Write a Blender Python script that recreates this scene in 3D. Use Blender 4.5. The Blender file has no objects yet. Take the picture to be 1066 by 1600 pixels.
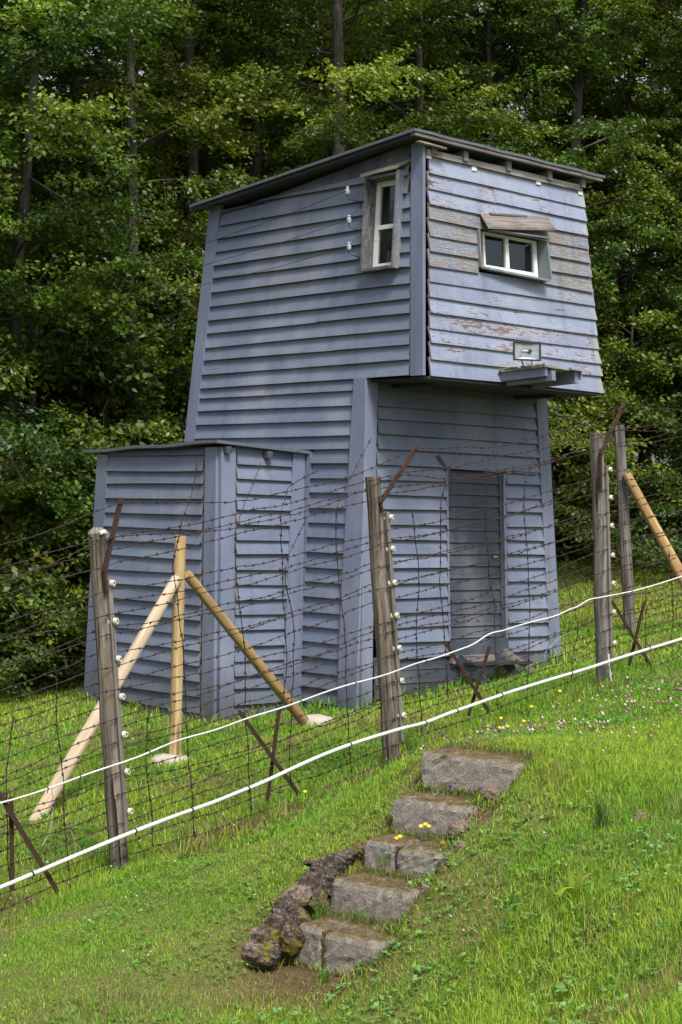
import bpy, math, random
import numpy as np
from mathutils import Vector, Matrix

R = math.radians
random.seed(7)
rng = np.random.default_rng(11)
S = bpy.context.scene
COL = S.collection

# ------------------------------------------------------------------ camera
FPX, ROLL, HOR = 2690.0, R(1.2), 4.0
TH = math.atan(HOR / FPX)

def ray(px, py):
    dx, dy = px - 533.0, py - 800.0
    X = dx * math.cos(ROLL) + dy * math.sin(ROLL)
    Z = -dx * math.sin(ROLL) + dy * math.cos(ROLL)
    v = np.array([X, FPX * math.cos(TH) + Z * math.sin(TH), -Z * math.cos(TH) + FPX * math.sin(TH)])
    return v / v[1]

def at(px, py, Y):
    return ray(px, py) * Y

def hit(px, py, p, n):
    r = ray(px, py)
    return r * (np.dot(p, n) / np.dot(r, n))

cam_d = bpy.data.cameras.new('camera')
cam = bpy.data.objects.new('camera', cam_d)
COL.objects.link(cam)
cam_d.sensor_fit = 'VERTICAL'
cam_d.sensor_height = 36.0
cam_d.lens = 36.0 * FPX / 1600.0
cam_d.clip_end = 1500
fwd = Vector((0, math.cos(TH), math.sin(TH)))
up0 = Vector((0, -math.sin(TH), math.cos(TH)))
rt0 = Vector((1, 0, 0))
rt = rt0 * math.cos(ROLL) + up0 * math.sin(ROLL)
up = up0 * math.cos(ROLL) - rt0 * math.sin(ROLL)
M = Matrix((rt, up, -fwd)).transposed().to_4x4()
cam.matrix_world = M
S.camera = cam

# ------------------------------------------------------------------ world, sun, exposure
SUN_EL, SUN_AZ = 57.0, 160.0          # azimuth clockwise from +Y
w = bpy.data.worlds.new('World'); S.world = w; w.use_nodes = True
nt = w.node_tree; nt.nodes.clear()
sky = nt.nodes.new('ShaderNodeTexSky'); sky.sky_type = 'NISHITA'; sky.sun_disc = False
sky.sun_elevation = R(SUN_EL); sky.sun_rotation = R(SUN_AZ)
sky.dust_density = 4.0; sky.air_density = 1.0; sky.ozone_density = 0.6
bg = nt.nodes.new('ShaderNodeBackground'); bg.inputs[1].default_value = 0.105
out = nt.nodes.new('ShaderNodeOutputWorld')
hs = nt.nodes.new('ShaderNodeHueSaturation'); hs.inputs['Saturation'].default_value = 0.45
nt.links.new(sky.outputs[0], hs.inputs['Color']); nt.links.new(hs.outputs[0], bg.inputs[0]); nt.links.new(bg.outputs[0], out.inputs[0])
sd = bpy.data.lights.new('sun', 'SUN'); sd.energy = 2.4; sd.angle = R(16); sd.color = (1.0, 0.96, 0.9)
so = bpy.data.objects.new('sun', sd); COL.objects.link(so)
sv = Vector((math.sin(R(SUN_AZ)) * math.cos(R(SUN_EL)), math.cos(R(SUN_AZ)) * math.cos(R(SUN_EL)), math.sin(R(SUN_EL))))
so.rotation_euler = sv.to_track_quat('Z', 'Y').to_euler()
S.view_settings.view_transform = 'Standard'; S.view_settings.look = 'None'
S.view_settings.exposure = 0.93; S.view_settings.gamma = 1.0
S.view_settings.use_curve_mapping = False

# ------------------------------------------------------------------ material helpers
class NT:
    def __init__(s, name):
        s.m = bpy.data.materials.new(name); s.m.use_nodes = True
        s.t = s.m.node_tree; s.t.nodes.clear()
        s.out = s.t.nodes.new('ShaderNodeOutputMaterial')
    def n(s, typ, **kw):
        nd = s.t.nodes.new(typ)
        for k, v in kw.items():
            if k.startswith('_'): nd.inputs[k[1:].replace('_', ' ')].default_value = v
            else: setattr(nd, k, v)
        return nd
    def l(s, a, b): s.t.links.new(a, b)
    def val(s, x, sock):
        if hasattr(x, 'links') or hasattr(x, 'is_output'): s.l(x, sock)
        else: sock.default_value = x
    def math(s, op, a, b=0.0, c=None, clamp=False):
        nd = s.t.nodes.new('ShaderNodeMath'); nd.operation = op; nd.use_clamp = clamp
        s.val(a, nd.inputs[0]); s.val(b, nd.inputs[1])
        if c is not None: s.val(c, nd.inputs[2])
        return nd.outputs[0]
    def mix(s, f, a, b, mode='MIX'):
        nd = s.t.nodes.new('ShaderNodeMix'); nd.data_type = 'RGBA'; nd.blend_type = mode
        s.val(f, nd.inputs[0])
        for x, k in ((a, 6), (b, 7)):
            if isinstance(x, tuple): nd.inputs[k].default_value = (*x[:3], 1)
            else: s.l(x, nd.inputs[k])
        return nd.outputs[2]
    def ramp(s, f, lo, hi):
        nd = s.t.nodes.new('ShaderNodeMapRange'); nd.clamp = True
        s.val(f, nd.inputs[0]); nd.inputs[1].default_value = lo; nd.inputs[2].default_value = hi
        return nd.outputs[0]
    def noise(s, vec, scale, detail=4, rough=0.55, dim='3D'):
        nd = s.t.nodes.new('ShaderNodeTexNoise'); nd.noise_dimensions = dim
        s.l(vec, nd.inputs['Vector']); nd.inputs['Scale'].default_value = scale
        nd.inputs['Detail'].default_value = detail; nd.inputs['Roughness'].default_value = rough
        return nd.outputs['Fac']
    def mapv(s, vec, scale, off=None):
        nd = s.t.nodes.new('ShaderNodeMapping'); s.l(vec, nd.inputs[0]); nd.inputs['Scale'].default_value = scale
        if off is not None: s.l(off, nd.inputs['Location'])
        return nd.outputs[0]
    def finish(s, color, rough=0.7, bump=None, bstr=0.3, bdist=0.01, spec=0.3, metal=0.0, transl=None):
        p = s.t.nodes.new('ShaderNodeBsdfPrincipled')
        if isinstance(color, tuple): p.inputs['Base Color'].default_value = (*color, 1)
        else: s.l(color, p.inputs['Base Color'])
        s.val(rough, p.inputs['Roughness']); p.inputs['Specular IOR Level'].default_value = spec
        p.inputs['Metallic'].default_value = metal
        if bump is not None:
            b = s.t.nodes.new('ShaderNodeBump'); b.inputs['Strength'].default_value = bstr; b.inputs['Distance'].default_value = bdist
            s.l(bump, b.inputs['Height']); s.l(b.outputs[0], p.inputs['Normal'])
        o = p.outputs[0]
        if transl:
            t = s.t.nodes.new('ShaderNodeBsdfTranslucent')
            if isinstance(color, tuple): t.inputs[0].default_value = (*color, 1)
            else: s.l(s.mix(1.0, color, transl[1], 'MULTIPLY'), t.inputs[0])
            mx = s.t.nodes.new('ShaderNodeMixShader'); mx.inputs[0].default_value = transl[0]
            s.l(o, mx.inputs[1]); s.l(t.outputs[0], mx.inputs[2]); o = mx.outputs[0]
        s.l(o, s.out.inputs[0])
        return s.m

def board_mat(name, paint, peel=0.3, wood=(0.24, 0.215, 0.19), dark=(0.05, 0.045, 0.045), brown=0.0, speck=1.0, var=0.16, ck=0.735):
    """painted softwood board: UV u = metres along the grain, v = metres across it"""
    g = NT(name)
    uv = g.n('ShaderNodeUVMap').outputs[0]
    oi = g.n('ShaderNodeObjectInfo').outputs['Random']
    cx = g.t.nodes.new('ShaderNodeCombineXYZ')
    g.l(g.math('MULTIPLY', oi, 57.0), cx.inputs[0]); g.l(g.math('MULTIPLY', oi, 31.0), cx.inputs[1]); g.l(g.math('MULTIPLY', oi, 13.0), cx.inputs[2])
    off = cx.outputs[0]
    grain = g.noise(g.mapv(uv, (2.2, 70, 1), off), 1.0, 5, 0.65)
    fine = g.noise(g.mapv(uv, (9, 260, 1), off), 1.0, 3, 0.6)
    blot = g.noise(g.mapv(uv, (1.6, 5.0, 1), off), 1.0, 4, 0.6)
    flake = g.noise(g.mapv(uv, (9, 46, 1), off), 1.0, 6, 0.7)
    base = g.mix(g.ramp(blot, 0.25, 0.75), tuple(c * 0.84 for c in paint), tuple(min(1, c * 1.1) for c in paint))
    base = g.mix(g.math('MULTIPLY', g.ramp(grain, 0.45, 0.8), 0.25), base, tuple(c * 0.62 for c in paint))
    base = g.mix(g.math('MULTIPLY', g.ramp(fine, 0.5, 0.8), 0.16), base, (0.42, 0.43, 0.46))
    # brightness of each board
    br = g.math('ADD', g.math('MULTIPLY', oi, var), 1.0 - var * 0.6)
    hv = g.n('ShaderNodeHueSaturation'); g.l(base, hv.inputs['Color']); g.l(br, hv.inputs['Value']); base = hv.outputs[0]
    # peeled patches follow the grain
    pv = g.math('ADD', g.math('MULTIPLY', flake, 0.62), g.math('MULTIPLY', blot, 0.5))
    th = 0.78 - peel * 0.27
    mask = g.ramp(pv, th, th + 0.022)
    wcol = g.mix(g.ramp(grain, 0.35, 0.7), wood, tuple(c * 0.5 for c in wood))
    if brown > 0:
        wcol = g.mix(g.ramp(g.noise(g.mapv(uv, (1.1, 7, 1), off), 1.0, 2), 0.60 - brown * 0.1, 0.64), wcol, (0.12, 0.07, 0.045))
    col = g.mix(mask, base, wcol)
    rim = g.math('SUBTRACT', g.ramp(pv, th - 0.02, th - 0.005), mask, clamp=True)
    col = g.mix(g.math('MULTIPLY', rim, 0.45), col, (0.46, 0.47, 0.5))
    # cracks along the grain
    crack = g.ramp(g.noise(g.mapv(uv, (1.3, 30, 1), off), 1.0, 3, 0.5), ck, ck + 0.015)
    col = g.mix(g.math('MULTIPLY', crack, 0.75), col, dark)
    # knots and nail stains
    vo = g.n('ShaderNodeTexVoronoi'); g.l(g.mapv(uv, (3.1, 9.0, 1), off), vo.inputs['Vector']); vo.inputs['Scale'].default_value = 1.0
    vd = g.math('ADD', vo.outputs['Distance'], g.math('MULTIPLY', fine, 0.05))
    kn = g.math('SUBTRACT', 1.0, g.ramp(vd, 0.045, 0.075))
    col = g.mix(g.math('MULTIPLY', kn, 0.6 * speck), col, dark)
    # dirt that collects at the lower lip
    sep = g.n('ShaderNodeSeparateXYZ'); g.l(uv, sep.inputs[0])
    dirt = g.math('MULTIPLY', g.math('SUBTRACT', 1.0, g.ramp(sep.outputs[1], 0.0, 0.03)), g.ramp(blot, 0.4, 0.7))
    col = g.mix(g.math('MULTIPLY', dirt, 0.5), col, (0.13, 0.12, 0.08))
    # nail heads every 0.6 m near the lip, each with a small run of rust below
    un = g.math('ABSOLUTE', g.math('SUBTRACT', g.math('FRACT', g.math('MULTIPLY', g.math('ADD', sep.outputs[0], g.math('MULTIPLY', oi, 0.05)), 1 / 0.61)), 0.5))
    nx_ = g.math('MULTIPLY', un, 0.61)
    nd_ = g.math('SQRT', g.math('ADD', g.math('POWER', nx_, 2.0), g.math('POWER', g.math('SUBTRACT', sep.outputs[1], 0.034), 2.0)))
    nail = g.math('SUBTRACT', 1.0, g.ramp(nd_, 0.0035, 0.0065))
    run_ = g.math('MULTIPLY', g.math('SUBTRACT', 1.0, g.ramp(nx_, 0.002, 0.012)), g.math('SUBTRACT', 1.0, g.ramp(sep.outputs[1], 0.028, 0.036)))
    col = g.mix(g.math('MULTIPLY', run_, 0.3), col, (0.10, 0.06, 0.04))
    col = g.mix(g.math('MULTIPLY', nail, 0.75), col, (0.03, 0.025, 0.025))
    # rain streaks and grime across the boards
    wp = g.n('ShaderNodeNewGeometry').outputs['Position']
    strk = g.ramp(g.noise(g.mapv(wp, (7, 7, 0.55)), 1.0, 4, 0.6), 0.52, 0.75)
    col = g.mix(g.math('MULTIPLY', strk, 0.40), col, (0.075, 0.08, 0.09))
    pale = g.ramp(g.noise(g.mapv(wp, (1.3, 1.3, 0.9)), 1.0, 4, 0.6), 0.5, 0.72)
    col = g.mix(g.math('MULTIPLY', pale, 0.24), col, (0.42, 0.43, 0.45))
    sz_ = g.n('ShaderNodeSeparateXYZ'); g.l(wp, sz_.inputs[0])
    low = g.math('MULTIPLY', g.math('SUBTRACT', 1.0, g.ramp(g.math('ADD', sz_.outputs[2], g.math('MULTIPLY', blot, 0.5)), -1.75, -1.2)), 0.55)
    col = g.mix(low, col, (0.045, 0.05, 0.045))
    h = g.math('SUBTRACT', g.math('ADD', g.math('MULTIPLY', grain, 0.6), g.math('MULTIPLY', fine, 0.25)), g.math('ADD', g.math('MULTIPLY', mask, 0.35), g.math('MULTIPLY', crack, 0.8)))
    rough = g.math('ADD', 0.5, g.math('MULTIPLY', mask, 0.35))
    return g.finish(col, rough, h, 0.45, 0.006, 0.32)

def wood_mat(name, a, b, scale=(3, 40), bstr=0.6, crackd=0.7, moss=None, knots=False):
    g = NT(name)
    uv = g.n('ShaderNodeUVMap').outputs[0]
    oi = g.n('ShaderNodeObjectInfo').outputs['Random']
    cx = g.t.nodes.new('ShaderNodeCombineXYZ'); g.l(g.math('MULTIPLY', oi, 41.0), cx.inputs[0]); g.l(g.math('MULTIPLY', oi, 17.0), cx.inputs[1])
    off = cx.outputs[0]
    gr = g.noise(g.mapv(uv, (scale[0], scale[1], 1), off), 1.0, 6, 0.65)
    bl = g.noise(g.mapv(uv, (scale[0] * 0.7, scale[1] * 0.12, 1), off), 1.0, 3, 0.6)
    col = g.mix(g.ramp(gr, 0.38, 0.62), a, b)
    col = g.mix(g.math('MULTIPLY', g.ramp(bl, 0.42, 0.66), 0.55), col, tuple(c * 0.55 for c in a))
    ck = g.ramp(g.noise(g.mapv(uv, (scale[0] * 0.6, scale[1] * 0.8, 1), off), 1.0, 2, 0.5), 0.66, 0.70)
    col = g.mix(g.math('MULTIPLY', ck, crackd), col, tuple(c * 0.25 for c in a))
    if knots:
        vo = g.n('ShaderNodeTexVoronoi'); g.l(g.mapv(uv, (2.2, 7, 1), off), vo.inputs['Vector']); vo.inputs['Scale'].default_value = 1.0
        kd = g.math('SUBTRACT', 1.0, g.ramp(g.math('ADD', vo.outputs['Distance'], g.math('MULTIPLY', gr, .05)), .07, .13))
        col = g.mix(g.math('MULTIPLY', kd, .7), col, tuple(c * .35 for c in a))
    if moss:
        mm = g.ramp(g.noise(g.mapv(uv, (6, 9, 1), off), 1.0, 5, 0.7), 0.55, 0.62)
        col = g.mix(mm, col, moss)
    h = g.math('SUBTRACT', gr, g.math('MULTIPLY', ck, 1.2))
    return g.finish(col, 0.8, h, bstr, 0.01, 0.2)

PAINT = (0.135, 0.163, 0.238)
M_paint = board_mat('blue_grey_paint', PAINT, 0.12, var=0.26)
M_paint_mid = board_mat('blue_grey_paint_worn_lit', (0.215, 0.252, 0.355), 0.55, wood=(0.20,0.185,0.175), ck=0.685, brown=0.3, var=0.22)  # worn paint, its base lightened for the brighter-lit cabin front
M_paint_heavy = board_mat('blue_grey_paint_peeling', (0.150, 0.172, 0.225), 0.9, wood=(0.22,0.205,0.195), ck=0.68, brown=0.0, var=0.2)
M_trim = board_mat('blue_grey_trim', (0.148, 0.172, 0.255), 0.12, speck=0.7)
M_dark = board_mat('slate_door_and_shaded_base', (0.034, 0.044, 0.066), 0.15, wood=(0.2, 0.19, 0.17), speck=0.5)
M_edge = board_mat('unpainted_strip', (0.26, 0.29, 0.29), 0.35, wood=(0.3, 0.3, 0.24))
M_endwood = wood_mat('weathered_end_grain', (0.17, 0.13, 0.11), (0.30, 0.25, 0.22), (6, 50))
M_hood = wood_mat('bare_grey_wood', (0.12, 0.105, 0.098), (0.24, 0.215, 0.205), (3, 46), 0.7)
M_hoodmoss = wood_mat('bare_wood_with_lichen', (0.15, 0.14, 0.11), (0.27, 0.25, 0.21), (3, 46), 0.7, moss=(0.36, 0.35, 0.22))
M_jamb = board_mat('jamb_flaking', (0.07, 0.075, 0.08), 0.75, wood=(0.13, 0.11, 0.075))
M_jamb2 = board_mat('jamb_pale_flaking', (0.14, 0.16, 0.20), 0.7, wood=(0.22, 0.20, 0.18))
M_white = board_mat('white_frame_paint', (0.82, 0.82, 0.80), 0.12, wood=(0.35, 0.3, 0.26), speck=0.2, var=0.05)
M_post = wood_mat('old_post_wood', (0.060, 0.048, 0.037), (0.25, 0.215, 0.175), (1.3, 30), 1.0, 0.95)
M_postgrey = wood_mat('silver_grey_post', (0.070, 0.062, 0.056), (0.24, 0.22, 0.205), (1.3, 30), 0.9)
M_batten = wood_mat('batten_wood', (0.14, 0.125, 0.11), (0.24, 0.215, 0.19), (2, 50), 0.6)
M_batten_l = M_batten
M_new = wood_mat('new_pine', (0.36, 0.25, 0.115), (0.54, 0.40, 0.21), (1.0, 16), 0.5, 0.7, knots=True)
M_newgold = wood_mat('treated_pine', (0.24, 0.155, 0.065), (0.42, 0.29, 0.135), (1.0, 16), 0.5, 0.8, knots=True)
M_newpale = wood_mat('peeled_pine', (0.36, 0.28, 0.19), (0.54, 0.44, 0.32), (1.0, 16), 0.5, 0.8, knots=True)

def simple(name, col, rough=0.6, metal=0.0, nscale=None, dark=0.6, bstr=0.3, spec=0.4):
    g = NT(name)
    if nscale:
        p = g.n('ShaderNodeTexCoord').outputs['Object']
        n = g.noise(p, nscale, 5, 0.65)
        c = g.mix(g.ramp(n, 0.3, 0.7), tuple(c * dark for c in col), col)
        return g.finish(c, rough, n, bstr, 0.01, spec, metal)
    return g.finish(col, rough, spec=spec, metal=metal)

M_rust = simple('rusted_iron', (0.052, 0.024, 0.016), 0.85, 0.0, 40, 0.45)
M_wire = simple('rusted_wire', (0.042, 0.022, 0.016), 0.8, 0.1, 30, 0.5)
M_thin = simple('dull_thin_wire', (0.05, 0.05, 0.055), 0.6, 0.4)
M_porc = simple('white_porcelain', (0.62, 0.59, 0.50), 0.25, 0.0, 25, 0.8, 0.05)
M_glassins = simple('grey_glazed_insulator', (0.42, 0.46, 0.52), 0.2, 0.0, 20, 0.8, 0.05)
M_brass = simple('tarnished_brass_stem', (0.22, 0.14, 0.06), 0.5, 0.6)
M_plast = simple('white_plastic_cable', (0.68, 0.69, 0.67), 0.4, 0.0, 5, 0.66, 0.05)
M_black = simple('black_rubber', (0.015, 0.015, 0.015), 0.6)
M_roof = simple('grey_roof_sheet', (0.115, 0.13, 0.16), 0.6, 0.0, 14, 0.7, 0.2)
M_under = simple('shaded_underside_wood', (0.035, 0.035, 0.038), 0.85, 0.0, 14, 0.6)  # shadow under the jetty is put into this darker wood colour
M_concrete = simple('pale_concrete', (0.42, 0.38, 0.32), 0.9, 0.0, 12, 0.7)
M_inner = simple('interior_darkening', (0.02, 0.018, 0.016), 0.9, 0.0, 8, 0.6)
M_lampback = simple('lamp_housing', (0.32, 0.34, 0.38), 0.4, 0.6)
M_reflect = simple('lamp_reflector', (0.60, 0.62, 0.64), 0.4, 0.6, 9, 0.5)

def glass_mat():
    g = NT('window_glass')
    tr = g.n('ShaderNodeBsdfTransparent'); tr.inputs[0].default_value = (0.75, 0.78, 0.78, 1)
    gl = g.n('ShaderNodeBsdfGlossy'); gl.inputs['Roughness'].default_value = 0.04; gl.inputs[0].default_value = (0.8, 0.85, 0.85, 1)
    fr = g.n('ShaderNodeFresnel'); fr.inputs[0].default_value = 1.45
    mx = g.n('ShaderNodeMixShader'); g.l(g.math('MULTIPLY', fr.outputs[0], 0.18), mx.inputs[0])
    g.l(tr.outputs[0], mx.inputs[1]); g.l(gl.outputs[0], mx.inputs[2]); g.l(mx.outputs[0], g.out.inputs[0])
    return g.m
M_glass = glass_mat()

def stone_mat():
    g = NT('weathered_sandstone')
    p = g.n('ShaderNodeTexCoord').outputs['Object']
    oi = g.n('ShaderNodeObjectInfo').outputs['Random']
    a = g.noise(p, 7, 6, 0.65); b = g.noise(p, 60, 5, 0.7); c = g.noise(p, 150, 2, 0.6)
    col = g.mix(g.ramp(a, 0.3, 0.7), (0.12, 0.105, 0.090), (0.29, 0.25, 0.215))
    col = g.mix(g.math('MULTIPLY', g.ramp(a, 0.5, 0.75), 0.5), col, (0.17, 0.125, 0.105))
    col = g.mix(g.math('MULTIPLY', g.ramp(b, 0.42, 0.66), 0.6), col, (0.34, 0.315, 0.28))
    col = g.mix(g.math('MULTIPLY', g.ramp(c, 0.5, 0.72), 0.7), col, (0.05, 0.045, 0.045))
    li = g.ramp(g.noise(p, 10, 5, 0.75), 0.66, 0.70)
    col = g.mix(g.math('MULTIPLY', li, 0.5), col, (0.30, 0.31, 0.27))
    geo = g.n('ShaderNodeNewGeometry'); sp = g.n('ShaderNodeSeparateXYZ'); g.l(geo.outputs['Normal'], sp.inputs[0])
    mo = g.math('MULTIPLY', g.ramp(g.noise(p, 13, 5, 0.7), 0.36, 0.5), g.ramp(sp.outputs[2], 0.6, 0.95))
    col = g.mix(g.math('MULTIPLY', mo, 0.9), col, g.mix(g.ramp(a, .4, .6), (0.12, 0.08, 0.04), (0.13, 0.11, 0.03)))
    mo2 = g.ramp(g.noise(p, 9, 5, 0.75), 0.63, 0.67)
    col = g.mix(g.math('MULTIPLY', mo2, 0.8), col, (0.085, 0.07, 0.018))
    h = g.math('ADD', g.math('MULTIPLY', b, 0.7), g.math('MULTIPLY', c, 0.4))
    return g.finish(col, 0.9, h, 0.7, 0.02, 0.2)
M_stone = stone_mat()

def rock_mat(name, a, b, moss):
    g = NT(name)
    p = g.n('ShaderNodeTexCoord').outputs['Object']
    n1 = g.noise(p, 9, 6, 0.7); n2 = g.noise(p, 50, 5, 0.7)
    col = g.mix(g.ramp(n1, 0.35, 0.65), a, b)
    col = g.mix(g.math('MULTIPLY', g.ramp(n2, 0.5, 0.7), 0.7), col, (0.30, 0.29, 0.27))
    col = g.mix(g.math('MULTIPLY', g.ramp(g.noise(p, 24, 4, 0.7), 0.56, 0.62), 0.8), col, (0.025, 0.022, 0.022))
    mo = g.ramp(g.noise(p, 7, 5, 0.75), 0.68 - moss * 0.2, 0.72 - moss * 0.2)
    col = g.mix(g.math('MULTIPLY', mo, 0.9), col, (0.16, 0.14, 0.025))
    return g.finish(col, 0.9, g.math('ADD', n1, g.math('MULTIPLY', n2, 0.5)), 0.9, 0.03, 0.2)
M_rock = rock_mat('dark_reddish_rock', (0.022, 0.016, 0.012), (0.115, 0.080, 0.058), 0.6)
M_rock2 = rock_mat('pink_rock', (0.085, 0.06, 0.045), (0.24, 0.175, 0.14), 0.4)
M_rockmoss = rock_mat('mossy_rock', (0.03, 0.02, 0.012), (0.08, 0.05, 0.03), 0.9)

# ------------------------------------------------------------------ object helpers
def tag(o, label=None, cat=None, group=None, kind=None):
    if label: o['label'] = label
    if cat: o['category'] = cat
    if group: o['group'] = group
    if kind: o['kind'] = kind
    return o

def thing(name, label, cat, loc=(0, 0, 0), group=None):
    o = bpy.data.objects.new(name, None); COL.objects.link(o)
    o.location = [float(c) for c in loc]; o.empty_display_size = 0.1
    return tag(o, label, cat, group)

def wloc(o):
    v = Vector((0, 0, 0))
    while o is not None: v += o.location; o = o.parent
    return v

class MB:
    """collects geometry in world metres, one mesh object at the end"""
    def __init__(s): s.v = []; s.f = []; s.m = []; s.uv = []
    def poly(s, idx, mi=0, uv=None):
        s.f.append(tuple(idx)); s.m.append(mi); s.uv.append(uv if uv else [(0, 0)] * len(idx))
    def quad(s, a, b, c, d, mi=0, uv=None):
        k = len(s.v); s.v += [tuple(map(float, p)) for p in (a, b, c, d)]
        if uv is None:
            la = math.dist(a, b); lb = math.dist(b, c)
            uv = [(0, 0), (la, 0), (la, lb), (0, lb)] if la >= lb else [(0, 0), (0, la), (lb, la), (lb, 0)]
        s.poly((k, k + 1, k + 2, k + 3), mi, uv)
    def hexa(s, P, mi=0, mis=None):
        """P: 8 corners, bottom loop 0-3 and top loop 4-7"""
        c = np.mean(np.array(P), axis=0)
        F = [(0, 3, 2, 1), (4, 5, 6, 7), (0, 1, 5, 4), (1, 2, 6, 5), (2, 3, 7, 6), (3, 0, 4, 7)]
        P = [np.array(p, float) for p in P]
        for i, f in enumerate(F):
            a, b, d, e = (P[j] for j in f)
            n = np.cross(b - a, d - a)
            if np.dot(n, (a + b + d + e) / 4 - c) < 0: a, b, d, e = a, e, d, b
            s.quad(a, b, d, e, mis[i] if mis else mi)
    def beam(s, p, q, wd, ht, upv=(0, 0, 1), mi=0, wd2=None, ht2=None):
        p = np.array(p, float); q = np.array(q, float); d = q - p; d /= np.linalg.norm(d)
        sd = np.cross(d, upv); sd /= np.linalg.norm(sd); u = np.cross(sd, d)
        w2 = wd2 or wd; h2 = ht2 or ht
        s.hexa([p - sd * wd / 2 - u * ht / 2, p + sd * wd / 2 - u * ht / 2, p + sd * wd / 2 + u * ht / 2, p - sd * wd / 2 + u * ht / 2,
                q - sd * w2 / 2 - u * h2 / 2, q + sd * w2 / 2 - u * h2 / 2, q + sd * w2 / 2 + u * h2 / 2, q - sd * w2 / 2 + u * h2 / 2], mi)
    def tube(s, pts, rads, n=6, mi=0, cap=True, wob=0.0, seed=0):
        pts = [np.array(p, float) for p in pts]
        if not hasattr(rads, '__len__'): rads = [rads] * len(pts)
        rr = np.random.default_rng(seed)
        wb = 1 + wob * rr.normal(size=n)
        k0 = len(s.v); L = 0; Ls = []
        ref = np.array([0, 0, 1.0])
        for i, p in enumerate(pts):
            d = pts[min(i + 1, len(pts) - 1)] - pts[max(i - 1, 0)]; d /= (np.linalg.norm(d) + 1e-12)
            rf = ref if abs(d[2]) < 0.95 else np.array([1.0, 0, 0])
            a = np.cross(d, rf); a /= np.linalg.norm(a); b = np.cross(d, a)
            if i and np.dot(a, pa) < 0 and False: a = -a; b = -b
            pa = a
            if i: L += np.linalg.norm(p - pts[i - 1])
            Ls.append(L)
            for j in range(n):
                t = 2 * math.pi * j / n
                s.v.append(tuple(p + (a * math.cos(t) + b * math.sin(t)) * rads[i] * wb[j] * (1 + wob * 0.4 * rr.normal())))
        for i in range(len(pts) - 1):
            for j in range(n):
                j2 = (j + 1) % n
                c0 = 2 * math.pi * rads[i] / n
                s.poly((k0 + i * n + j, k0 + i * n + j2, k0 + (i + 1) * n + j2, k0 + (i + 1) * n + j), mi,
                       [(Ls[i], j * c0), (Ls[i], (j + 1) * c0), (Ls[i + 1], (j + 1) * c0), (Ls[i + 1], j * c0)])
        if cap:
            s.poly([k0 + j for j in range(n)][::-1], mi, [(0.1 * math.cos(j), 0.1 * math.sin(j)) for j in range(n)])
            e = k0 + (len(pts) - 1) * n
            s.poly([e + j for j in range(n)], mi, [(0.1 * math.cos(j), 0.1 * math.sin(j)) for j in range(n)])
    def build(s, name, mats, parent=None, smooth=False, loc=None):
        if not isinstance(mats, (list, tuple)): mats = [mats]
        o0 = wloc(parent) if parent is not None else Vector(loc if loc is not None else (0, 0, 0))
        me = bpy.data.meshes.new(name)
        V = np.array(s.v, float) - np.array(o0)
        me.from_pydata(V.tolist(), [], s.f)
        for m in mats: me.materials.append(m)
        me.polygons.foreach_set('material_index', s.m)
        uvl = me.uv_layers.new(name='UVMap')
        flat = np.array([c for u in s.uv for p in u for c in p], 'f')
        uvl.data.foreach_set('uv', flat)
        if smooth: me.polygons.foreach_set('use_smooth', [True] * len(s.f))
        me.update()
        o = bpy.data.objects.new(name, me); COL.objects.link(o)
        if parent is not None: o.parent = parent
        elif loc is not None: o.location = o0
        return o

def raw_mesh(name, V, Fidx, mats, parent=None, loc=(0, 0, 0), cols=None, smooth=False, nper=None):
    """fast mesh from arrays; Fidx (n,k) faces, cols (nverts,3) as colour attribute 'tint'"""
    me = bpy.data.meshes.new(name)
    V = np.asarray(V, 'f') - np.asarray(loc, 'f')
    me.vertices.add(len(V)); me.vertices.foreach_set('co', V.ravel())
    n, k = Fidx.shape
    me.loops.add(n * k); me.loops.foreach_set('vertex_index', Fidx.ravel().astype('i'))
    me.polygons.add(n); me.polygons.foreach_set('loop_start', (np.arange(n) * k).astype('i')); me.polygons.foreach_set('loop_total', np.full(n, k, 'i'))
    if smooth: me.polygons.foreach_set('use_smooth', np.ones(n, bool))
    me.update(calc_edges=True)
    if cols is not None:
        ca = me.color_attributes.new('tint', 'FLOAT_COLOR', 'POINT')
        c4 = np.ones((len(V), 4), 'f'); c4[:, :3] = cols
        ca.data.foreach_set('color', c4.ravel())
    for m in (mats if isinstance(mats, (list, tuple)) else [mats]): me.materials.append(m)
    o = bpy.data.objects.new(name, me); COL.objects.link(o)
    if parent is not None: o.parent = parent
    else: o.location = loc
    return o

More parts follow.
